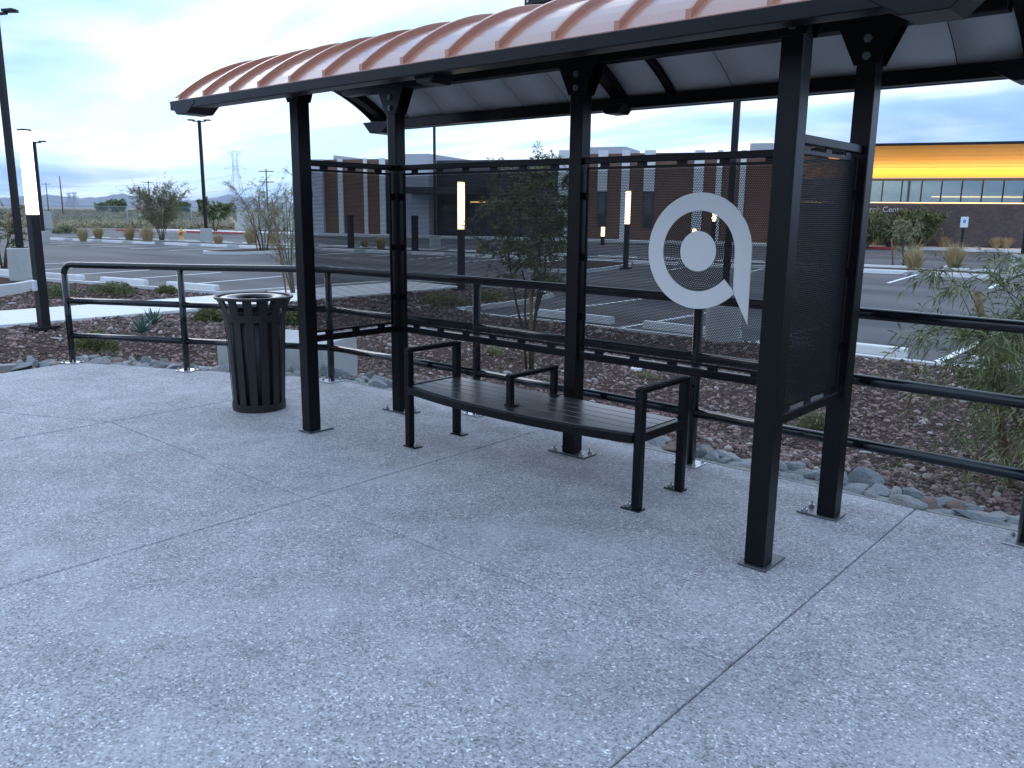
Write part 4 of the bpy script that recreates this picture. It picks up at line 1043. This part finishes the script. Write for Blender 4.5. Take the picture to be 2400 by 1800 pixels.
# tree at the right edge
xy = (4.3, 3.45); tree(xy, -0.40, 1.85, 1.02, 'green feathery tree leaning over the handrail at the shelter end', LEAFD, nstem=7, nbr=12, ntw=8, nleaf=18, ln=.10, wd=.0095, seed=31, crown_lo=.28, r0=.015, droop=.5, lean=(-.08, -.1))
xy = (4.5, 3.7); tree(xy, -0.40, 1.75, 0.85, 'olive feathery sapling behind the tree over the handrail', LEAFY, nstem=4, nbr=10, ntw=8, nleaf=20, ln=.08, wd=.008, seed=32, crown_lo=.35, r0=.013, droop=.4)
stake(2375, 1140, 2290, 690, 'thick brown stake below the feathery tree', STAKE, .030, -0.40)
# trees by the brick wall
tree_px(2118, 626, 512, 40, 'slender young tree on the median facing the brick wall', LEAFG, nstem=4, nbr=8, ntw=4, nleaf=9, ln=.16, wd=.03, seed=41, crown_lo=.35, r0=.035)
stake(2093, 627, 2090, 560, 'left rusty stake of the median tree facing the brick wall', RUSTY, .03); stake(2132, 632, 2160, 560, 'right rusty stake of the median tree facing the brick wall', RUSTY, .03)
for i, (u, v, vt, hw_, sd_) in enumerate(((2085, 580, 499, 48, 42), (2150, 580, 496, 42, 43), (2030, 580, 499, 45, 44))):
    tree_px(u, v, vt, hw_, ('round green tree growing under the wall lettering', 'green tree to the right of the wall lettering', 'green tree hidden behind the back right shelter post')[i], LEAFD, nstem=8, nbr=13, ntw=9, nleaf=14, ln=.16, wd=.05, seed=sd_, crown_lo=.12, r0=.05, z=-0.25, droop=.1)
# grasses
def grass(xy, z, h, r, n, label, m, group, seed, name='grass_clump', cat='grass clump', w=0.006, arch_=0.5):
    rs = np.random.RandomState(seed); a = rs.uniform(0, 2*np.pi, n); rr = r*.3*np.sqrt(rs.rand(n)); out = r*rs.uniform(.3, 1.1, n); hh = h*rs.uniform(.55, 1.05, n)
    base = np.stack([rr*np.cos(a), rr*np.sin(a), np.zeros(n)], 1); out = out*rs.rand(n)**.6; hh = hh*(1.0-.30*(out/(r*1.1))**2); tip = np.stack([(rr+out)*np.cos(a)+rs.normal(size=n)*r*.12, (rr+out)*np.sin(a)+rs.normal(size=n)*r*.12, hh], 1); midp = base*.55+tip*.45; midp[:, 2] = hh*(.45+.25*arch_)
    s = np.stack([-np.sin(a), np.cos(a), np.zeros(n)], 1)*w
    Vv = np.stack([base-s, base+s, midp+s*.8, midp-s*.8, tip], 1).reshape(-1, 3); k = np.arange(n)[:, None]*5
    F3 = np.concatenate([k+[0, 1, 2], k+[0, 2, 3], k+[3, 2, 4]])
    o = np_mesh(name, Vv, F3, m); o.location = (xy[0], xy[1], z); tag(o, label, cat, group); return o
for i, (u, v, hpx) in enumerate(((195, 565, 22), (231, 560, 20), (304, 562, 22), (347, 568, 28), (512, 573, 18), (590, 572, 30), (640, 572, 24), (2140, 632, 38), (2235, 628, 40), (893, 584, 22), (1124, 594, 14), (1190, 598, 14), (855, 580, 16))):
    xy = G(u, v, LOT+.1); d = math.hypot(xy[0]-CAMP[0], xy[1]-CAMP[1]); h = hpx/FPX*d
    grass(xy, LOT+.08, h*1.45, h*.85, 420, ('straw coloured grass clump on the median near the twin-head light pole', 'straw coloured grass clump on the median facing the brick wall', 'small grass clump on the median seen through the left screens')[0 if u < 700 else 1 if u > 2000 else 2], STRAW, ('straw grass clumps near the twin-head pole', 'straw grass clumps facing the brick wall', 'grass clumps seen through the screens')[0 if u < 700 else 1 if u > 2000 else 2], 100+i, w=.012)
for i, (u, v) in enumerate(((2110, 578), (2165, 580), (2220, 578), (2345, 584), (2370, 585), (2060, 576))):
    p = fp(Fs(u, 500, 1.0)[0], 0.7); grass(p, -.22, .75, .55, 260, 'dry grass clump growing at the foot of the brick wall', STRAW, 'grass clumps along the brick wall', 130+i, w=.015)
def shrub(xy, z, rx, ry, h, n, label, m, seed, ln=.06, wd=.014, cat='shrub', name='low_shrub'):
    rs = np.random.RandomState(seed); a = rs.uniform(0, 2*np.pi, n); r = np.sqrt(rs.rand(n)); lob = 1+.28*np.sin(3*a+seed)+.18*np.sin(7*a)
    x = rx*r*lob*np.cos(a); y = ry*r*lob*np.sin(a); zz_ = h*np.sqrt(np.clip(1-r**2, 0.03, 1))*rs.uniform(.15, 1, n)
    P = np.stack([x, y, zz_], 1); Dv = np.stack([np.cos(a)*.9, np.sin(a)*.9, .5+rs.normal(size=n)*.5], 1)+rs.normal(size=(n, 3))*.45
    Vv, Ff = leaf_arrays(P, Dv, ln, wd, rs); root = empty(name, (xy[0], xy[1], z)); tag(root, label, cat); np_mesh('foliage', Vv, Ff, m, root)
    tb = MB()
    for i in range(14):
        k = rs.randint(n); tb.tube([(0, 0, -.02), tuple(P[k]*.5+np.array([0, 0, h*.2])), tuple(P[k])], [.006, .004, .002], 4, cap=False)
    tb.build('stem', BARK, root); return root
def shrub_px(u, v, hwpx, hpx, label, m, seed, z=-0.33, n=2600, **kw):
    xy = G(u, v, z); d = math.hypot(xy[0]-CAMP[0], xy[1]-CAMP[1]); rx = hwpx/FPX*d; shrub(xy, z-.02, rx, rx*.6, hpx/FPX*d, n, label, m, seed, **kw)
shrub_px(225, 818, 55, 42, 'trailing yellow-green groundcover between the first two rail posts', JUNI, 51, z=-0.14, n=4200, ln=.05, wd=.010)
shrub_px(270, 686, 60, 26, 'dark green groundcover by the wheel stops past the sidewalk', JUNI, 52, z=-.27, n=3200)
shrub_px(392, 684, 26, 16, 'small green groundcover patch behind the second rail post', JUNI, 53, z=-.27, n=1600)
shrub_px(125, 690, 55, 22, 'dull green groundcover behind the column light base', JUNI, 54, z=-.27, n=2400)
shrub_px(492, 752, 42, 32, 'green groundcover mound just left of the trash can', JUNI, 55, z=-.30, n=3400)
shrub_px(685, 756, 30, 34, 'green shrub behind the drain box', JUNI, 56, z=-.25, n=2800)
shrub_px(1040, 722, 75, 40, 'olive spreading shrub behind the left back screen', LEAFY, 57, z=-.36, n=4200)
shrub_px(1150, 712, 45, 32, 'second olive shrub at the foot of the far column light', LEAFY, 58, z=-.36, n=2400)
shrub_px(1160, 836, 30, 30, 'small grey-green shrub under the left back screen', LEAFG, 59, z=-.40, n=1800, ln=.045, wd=.007)
shrub_px(1520, 886, 26, 20, 'sparse grey shrub behind the bench armrest', LEAFG, 60, z=-.40, n=700, ln=.045, wd=.006)
shrub_px(1915, 1010, 34, 52, 'pale green shrub between the right shelter posts', LEAFG, 61, z=-.38, n=2600, ln=.06, wd=.008)
shrub_px(152, 545, 26, 14, 'grey shrub on the far lot island', LEAFG, 62, z=-.3, n=1200, ln=.25, wd=.06)
def agave(u, v, px, label, seed):
    xy = G(u, v, -.2); d = math.hypot(xy[0]-CAMP[0], xy[1]-CAMP[1]); h = px/FPX*d; rs = np.random.RandomState(seed); root = empty('agave_plant', (*xy, -.22)); tag(root, label, 'plant')
    for i in range(22):
        a = i*2.4; t = i/22; el = R(20+62*t); ln_ = h*(.75+.35*rs.rand()); w = h*.075
        dx = np.array([math.cos(a)*math.cos(el), math.sin(a)*math.cos(el), math.sin(el)]); sx = np.array([-math.sin(a), math.cos(a), 0]); up = np.cross(sx, dx)*-1
        p = [np.zeros(3), dx*ln_*.45, dx*ln_]
        b = MB(); b.add([p[0]-sx*w*.6, p[0]+sx*w*.6, p[1]+sx*w+up*.01, p[1]-sx*w+up*.01, p[2], p[0]-up*.008, p[1]-up*.012], [(0, 1, 6, 5), (5, 6, 3, 0), (1, 2, 6), (6, 2, 4), (6, 4, 3), (0, 5, 1), (1, 2, 3, 0), (3, 2, 4)]); b.build('leaf', AGAVE, root)
agave(333, 778, 44, 'blue-green spiky agave in the gravel near the second rail post', 1); agave(360, 758, 42, 'spiky agave just beyond the other agave', 2)

# small things lying in the gravel
def valve_cover(u, v, r, label, z):
    xy = G(u, v, z); o = empty('valve_cover', (*xy, hgt(*xy)-.005)); tag(o, label, 'valve cover')
    b = MB(); b.lathe([(0.001, .04), (r*.9, .04), (r, .03), (r, -.05)], 24, smooth=False); b.build('lid', CONCL, o)
    b = MB(); b.box(-r*.4, -r*.2, -.015, .015, .0405, .046); b.box(r*.2, r*.4, -.015, .015, .0405, .046); b.build('grip_slot', DARKGREY, o)
valve_cover(1491, 868, .075, 'round white valve cover in the gravel under the emblem screen', -.38)
for u, v, s, nm in ((2178, 1095, (.075, .035, .03), 'tan broken brick lying in the gravel by the right shelter posts'), (28, 702, (.14, .05, .03), 'pale flat stone slab near the sidewalk at the light pole'), (130, 785, (.11, .04, .02), 'pale flat stone in front of the column light')):
    xy = G(u, v, -.25); me = rock_mesh(hash(nm) % 97 if False else int(u), 2, *s, .15); me.materials.append(STONE[3] if u < 1000 else STONE[1]); o = bpy.data.objects.new('loose_stone', me); link(o); o.location = (*xy, hgt(*xy)+.025); o.rotation_euler = (0, 0, .4); tag(o, nm, 'stone')

# ------------------------------------------------------------------ far left background
# fire hydrant
xyh = G(426, 563); hy = empty('fire_hydrant', (*xyh, LOT+.05)); tag(hy, 'yellow fire hydrant on the far side of the lot', 'fire hydrant')
hh = height_at(433, 534, xyh)-LOT-.05; k = hh
b = MB(); b.lathe([(0.001, 0), (.22*k, 0), (.22*k, .05*k), (.15*k, .06*k), (.15*k, .62*k), (.2*k, .63*k), (.2*k, .68*k), (.16*k, .7*k), (.13*k, .86*k), (.05*k, .93*k), (.05*k, k), (.001, k)], 20); b.build('body', HYD, hy)
b = MB(); b.tube([(0, -.15*k, .5*k), (0, -.32*k, .5*k)], .09*k, 10); b.build('front_outlet', HYD, hy)
for s in (-1, 1):
    b = MB(); b.tube([(s*.14*k, 0, .52*k), (s*.27*k, 0, .52*k)], .065*k, 10); b.build('side_outlet', HYD, hy)
# backflow pipe assembly
xyp = G(530, 545); bf = empty('backflow_pipe', (*xyp, LOT), R(40)); tag(bf, 'cream painted backflow pipes beyond the red kerb', 'pipework')
b = MB(); b.tube([(-.9, 0, -.1), (-.9, 0, .75), (-.75, 0, .95), (.75, 0, .95), (.9, 0, .75), (.9, 0, -.1)], .14, 10); b.build('pipe', CREAM, bf)
for x in (-.45, .45):
    b = MB(); b.lathe([(.001, .85), (.22, .85), (.22, 1.3), (.1, 1.35), (.001, 1.35)], 12, c=(x, 0, 0)); b.build('valve', CREAM, bf)
# pale wall panel behind the trees
pw = [G(560, 536), G(700, 540)]; zt_ = height_at(565, 496, pw[0])
b = MB(); t_ = np.array(pw[1])-np.array(pw[0]); t_ /= np.linalg.norm(t_); nn = np.array([-t_[1], t_[0]])*.2
b.prism([tuple(np.array(pw[0])-nn), tuple(np.array(pw[1])-nn), tuple(np.array(pw[1])+nn), tuple(np.array(pw[0])+nn)], -.5, zt_); tag(b.build('enclosure_wall', mat('pale_wall', (0.5, 0.5, 0.48), .8)), 'pale enclosure wall behind the far trees', 'wall')
# electrical cabinet
xye = G(105, 535); ec = empty('utility_cabinet', (*xye, LOT), R(20)); tag(ec, 'grey utility cabinet across the lot behind the column light', 'cabinet')
b = MB(); b.box(-.6, .6, -.4, .4, 0, 1.6); b.build('body', CONC, ec, bevel=.02); b = MB(); b.box(-.55, -.02, -.43, -.401, .1, 1.5); b.box(.02, .55, -.43, -.401, .1, 1.5); b.build('door', CONC, ec)
# chain-link fence
FP_ = [G(-60, 528), G(150, 528.5), G(330, 529), G(560, 532), G(760, 536)]
fz = 2.2; fe_ = empty('chain_link_fence', (0, 0, 0)); tag(fe_, 'grey chain-link fence along the scrubland', 'fence')
tot = sum(math.dist(FP_[i], FP_[i+1]) for i in range(len(FP_)-1)); t = 0
while t < tot:
    x, y, a = along(FP_, t); b = MB(); b.tube([(x, y, -.7), (x, y, LOT+fz)], .045, 6); b.build('post', TOWER, fe_); t += 7.5
b = MB(); b.tube([(*p, LOT+fz-.05) for p in FP_], .03, 6); b.build('top_rail', TOWER, fe_)
cl = bpy.data.materials.new('chain_link'); cl.use_nodes = True; nt = cl.node_tree; tr = nt.nodes.new('ShaderNodeBsdfTransparent'); mxs = nt.nodes.new('ShaderNodeMixShader'); mxs.inputs[0].default_value = .16
nt.nodes['Principled BSDF'].inputs['Base Color'].default_value = (.4, .42, .44, 1); nt.links.new(tr.outputs[0], mxs.inputs[1]); nt.links.new(nt.nodes['Principled BSDF'].outputs[0], mxs.inputs[2]); nt.links.new(mxs.outputs[0], nt.nodes['Material Output'].inputs[0])
b = MB()
for i in range(len(FP_)-1): b.add([(*FP_[i], -.5), (*FP_[i+1], -.5), (*FP_[i+1], LOT+fz-.05), (*FP_[i], LOT+fz-.05)], [(0, 1, 2, 3)])
b.build('chain_mesh', cl, fe_)
# road sign beyond
xyr = G(330, 534); rs_ = empty('road_sign', (*xyr, LOT), R(41)); tag(rs_, 'small reddish road sign on a post by the fence', 'sign')
hs = height_at(318, 478, xyr)-LOT; b = MB(); b.tube([(0, 0, 0), (0, 0, hs)], .05, 6); b.build('post', GALV, rs_); b = MB(); b.box(-.28, .28, -.08, -.055, hs-.75, hs); b.build('plate', mat('faded_red_sign', (.45, .22, .22), .6), rs_)
# utility poles and wires
def upole(u, vb, vt, dist, label, arms=1):
    p = atd(u, vb, dist); q = atd(u, vt, dist); h = q[2]+.75; r = empty('utility_pole', (p[0], p[1], -.75), YAW); tag(r, label, 'utility pole', 'utility poles across the scrubland')
    b = MB(); b.tube([(0, 0, 0), (0, 0, h)], [.22, .13], 8); b.build('pole', POLEW, r)
    for i in range(arms):
        b = MB(); b.box(-1.6, 1.6, -.08, .08, h-.6-2.2*i, h-.4-2.2*i); b.build('crossarm', POLEW, r)
    return (p[0], p[1], h-1.2)
W0 = upole(146, 480, 413, 240, 'plain wooden utility pole above the scrub', 0)
W1 = upole(352, 485, 424, 300, 'thin utility pole with a single crossarm', 1)
W2 = upole(628, 495, 396, 190, 'utility pole with two crossarms behind the lot trees', 2)
W3 = upole(113, 485, 428, 330, 'thin utility pole with a single crossarm', 1)
def pylon(u, vt, dist, label, wbase):
    p = atd(u, 488, dist); top_ = atd(u, vt, dist)[2]+.75; H = top_
    r = empty('transmission_tower', (p[0], p[1], -.75), YAW); tag(r, label, 'lattice tower')
    lv = [(0, wbase), (.22, wbase*.74), (.42, wbase*.5), (.58, wbase*.34), (.70, wbase*.24), (.78, wbase*.22), (1.0, wbase*.30)]
    b = MB(); rr = dist/FPX*0.34
    C = lambda f, w: [np.array([sx*w/2, sy*w/2, f*H]) for sx, sy in ((-1, -1), (1, -1), (1, 1), (-1, 1))]
    for i in range(len(lv)-1):
        A, B = C(*lv[i]), C(*lv[i+1])
        for k in range(4):
            b.tube([A[k], B[k]], rr, 4, smooth=False); b.tube([A[k], B[(k+1) % 4]], rr*.6, 3, smooth=False); b.tube([B[k], A[(k+1) % 4]], rr*.6, 3, smooth=False); b.tube([B[k], B[(k+1) % 4]], rr*.6, 3, smooth=False)
    b.build('lattice', TOWER, r)
    for f, w in ((.72, wbase*.62), (1.0, wbase*.36)):
        b = MB(); b.tube([(-w, 0, f*H), (w, 0, f*H)], rr, 4, smooth=False)
        for s in (-1, 1): b.tube([(s*w, 0, f*H), (s*wbase*.12, 0, f*H+(.05*H if f < 1 else -.05*H))], rr*.7, 4, smooth=False); b.tube([(s*w, 0, f*H), (s*w*.75, 0, f*H-.07*H)], rr*.7, 4, smooth=False)
        b.build('crossarm', TOWER, r)
    return (p[0], p[1], H-.75)
T0 = pylon(557, 356, 620, 'tall lattice transmission tower behind the lot', 13)
pylon(164, 452, 1500, 'distant lattice tower on the plain', 12); pylon(177, 451, 1500, 'distant lattice tower on the plain', 12)
for o in bpy.data.objects:
    if o.get('label') == 'distant lattice tower on the plain': o['group'] = 'distant lattice towers'
def wire(p, q, sag, r):
    p, q = np.array(p), np.array(q); pts = [p+(q-p)*t-np.array([0, 0, sag*4*t*(1-t)]) for t in np.linspace(0, 1, 14)]
    b = MB(); b.tube(pts, r, 3, cap=False, smooth=False); o = b.build('overhead_wire', TOWER); tag(o, 'thin overhead power wire crossing the low sky', 'wire', 'overhead power wires')
for du, vl, vr in ((0, 470, 398), (0, 432, 404), (0, 452, 437), (0, 466, 450)):
    pl = atd(-40, vl, 500); pr_ = atd(600, vr, 560); wire(pl, pr_, 4, .055)
# scrub
def scrub():
    rs = np.random.RandomState(9); Vs = []; Fs_ = []; n0 = 0
    for i in range(5200):
        d = 97+rs.rand()**1.4*560; u = rs.uniform(-250, 900); p = atd(u, 500, d); s = rs.uniform(.25, .62)*(1+d/900); n = 26
        P = rs.normal(size=(n, 3))*np.array([s, s, s*.45]); P[:, 2] = np.abs(P[:, 2]); P += np.array([p[0], p[1], -.7])
        Dv = rs.normal(size=(n, 3)); Dv[:, 2] = np.abs(Dv[:, 2]); Vv, Ff = leaf_arrays(P, Dv, s*.8, s*.2, rs); Vs.append(Vv); Fs_.append(Ff+n0); n0 += len(Vv)
    o = np_mesh('desert_scrub', np.concatenate(Vs), np.concatenate(Fs_), mat('scrub_leaf', (0.20, 0.18, 0.105), .8, island=.55)); tag(o, 'low olive and straw coloured scrub beyond the fence', 'scrub', kind='stuff')
scrub()
def dry_band():
    rs = np.random.RandomState(19); Vs = []; Fs_ = []; n0 = 0
    for i in range(2600):
        u = rs.uniform(-250, 900); x, y = G(u, 527+rs.uniform(-9, 3)-(3 if rs.rand() < .3 else 0)); s = rs.uniform(.25, .6); n = 14
        P = rs.normal(size=(n, 3))*np.array([s, s, .05]); P[:, 2] = 0; P += np.array([x, y, -.7]); Dv = rs.normal(size=(n, 3))*.35; Dv[:, 2] = 1
        Vv, Ff = leaf_arrays(P, Dv, s*1.5, .09, rs); Vs.append(Vv); Fs_.append(Ff+n0); n0 += len(Vv)
    tag(np_mesh('dry_grass', np.concatenate(Vs), np.concatenate(Fs_), STRAW), 'band of dry straw grass along the chain-link fence', 'grass', kind='stuff')
dry_band()
for i, (u, v, vt, hw_, d) in enumerate(((276, 492, 472, 17, 420), (240, 492, 480, 14, 520), (432, 492, 477, 11, 420), (535, 493, 481, 14, 430), (420, 493, 482, 30, 600))):
    p = atd(u, 494, d); h = atd(u, vt, d)[2]+.75; tree((p[0], p[1]), -.75, h, hw_/FPX*d*.8, ('far dark round tree on the plain below the mountains', 'small far dark tree left of the round far tree', 'far dark tree right of the airy median tree', 'small far dark tree near the lattice tower', 'low far tree belt piece beside the twin-head pole')[i], LEAFD, nstem=6, nbr=9, ntw=6, nleaf=12, ln=d/330, wd=d/600, seed=70+i, crown_lo=.1, r0=.2)
# mountains
def ridge(name, d, prof, m, thick):
    V = []; rs = np.random.RandomState(3); us = np.linspace(-500, 2700, 400)
    top = []
    for u in us:
        z = np.interp(u, [q[0] for q in prof], [q[1] for q in prof])+2.0*mnoise.noise(Vector((u*.02, d*.001, 0)))+1.2*mnoise.noise(Vector((u*.07, 3, 0))); 
        hz = 485+(u)*.0108
        h = max(5, z)/FPX*d*1.0
        for k, (dd, f) in enumerate(((0, 0.0), (.03, .45), (.055, .8), (.08, 1.0), (.16, .55), (.24, 0.0))):
            p = atd(u, hz, d*(1+dd)); V.append((p[0], p[1], -2+h*f*(1+.15*mnoise.noise(Vector((u*.05, k, 1))))*(1+dd)))
    n = len(us); F = [(i*6+k, (i+1)*6+k, (i+1)*6+k+1, i*6+k+1) for i in range(n-1) for k in range(5)]
    tag(np_mesh(name, np.array(V), np.array(F), m, smooth=True), kind='structure')
ridge('mountains', 9000, [(-500, 14), (0, 17), (120, 24), (200, 19), (290, 28), (340, 22), (420, 17), (480, 20), (540, 30), (580, 27), (640, 16), (800, 14), (1600, 10), (2700, 8)], mat('mountain_rock', (0.10, 0.095, 0.10), .95), 1)

# ------------------------------------------------------------------ haze
HZ = True
if HZ:
    b = MB(); b.box(-12400, 12400, -12400, 12400, -4.0, 320.0); hz = b.build('haze', bpy.data.materials.new('haze_air')); tag(hz, 'thin blue evening haze over the plain', 'haze', kind='stuff')
    hm = hz.data.materials[0]; hm.use_nodes = True; nt = hm.node_tree; nt.nodes.clear()
    pv = nt.nodes.new('ShaderNodeVolumePrincipled'); pv.inputs['Color'].default_value = (0.72, 0.83, 1.0, 1); pv.inputs['Density'].default_value = 7.0e-5; pv.inputs['Anisotropy'].default_value = 0.0
    out = nt.nodes.new('ShaderNodeOutputMaterial'); nt.links.new(pv.outputs[0], out.inputs['Volume'])
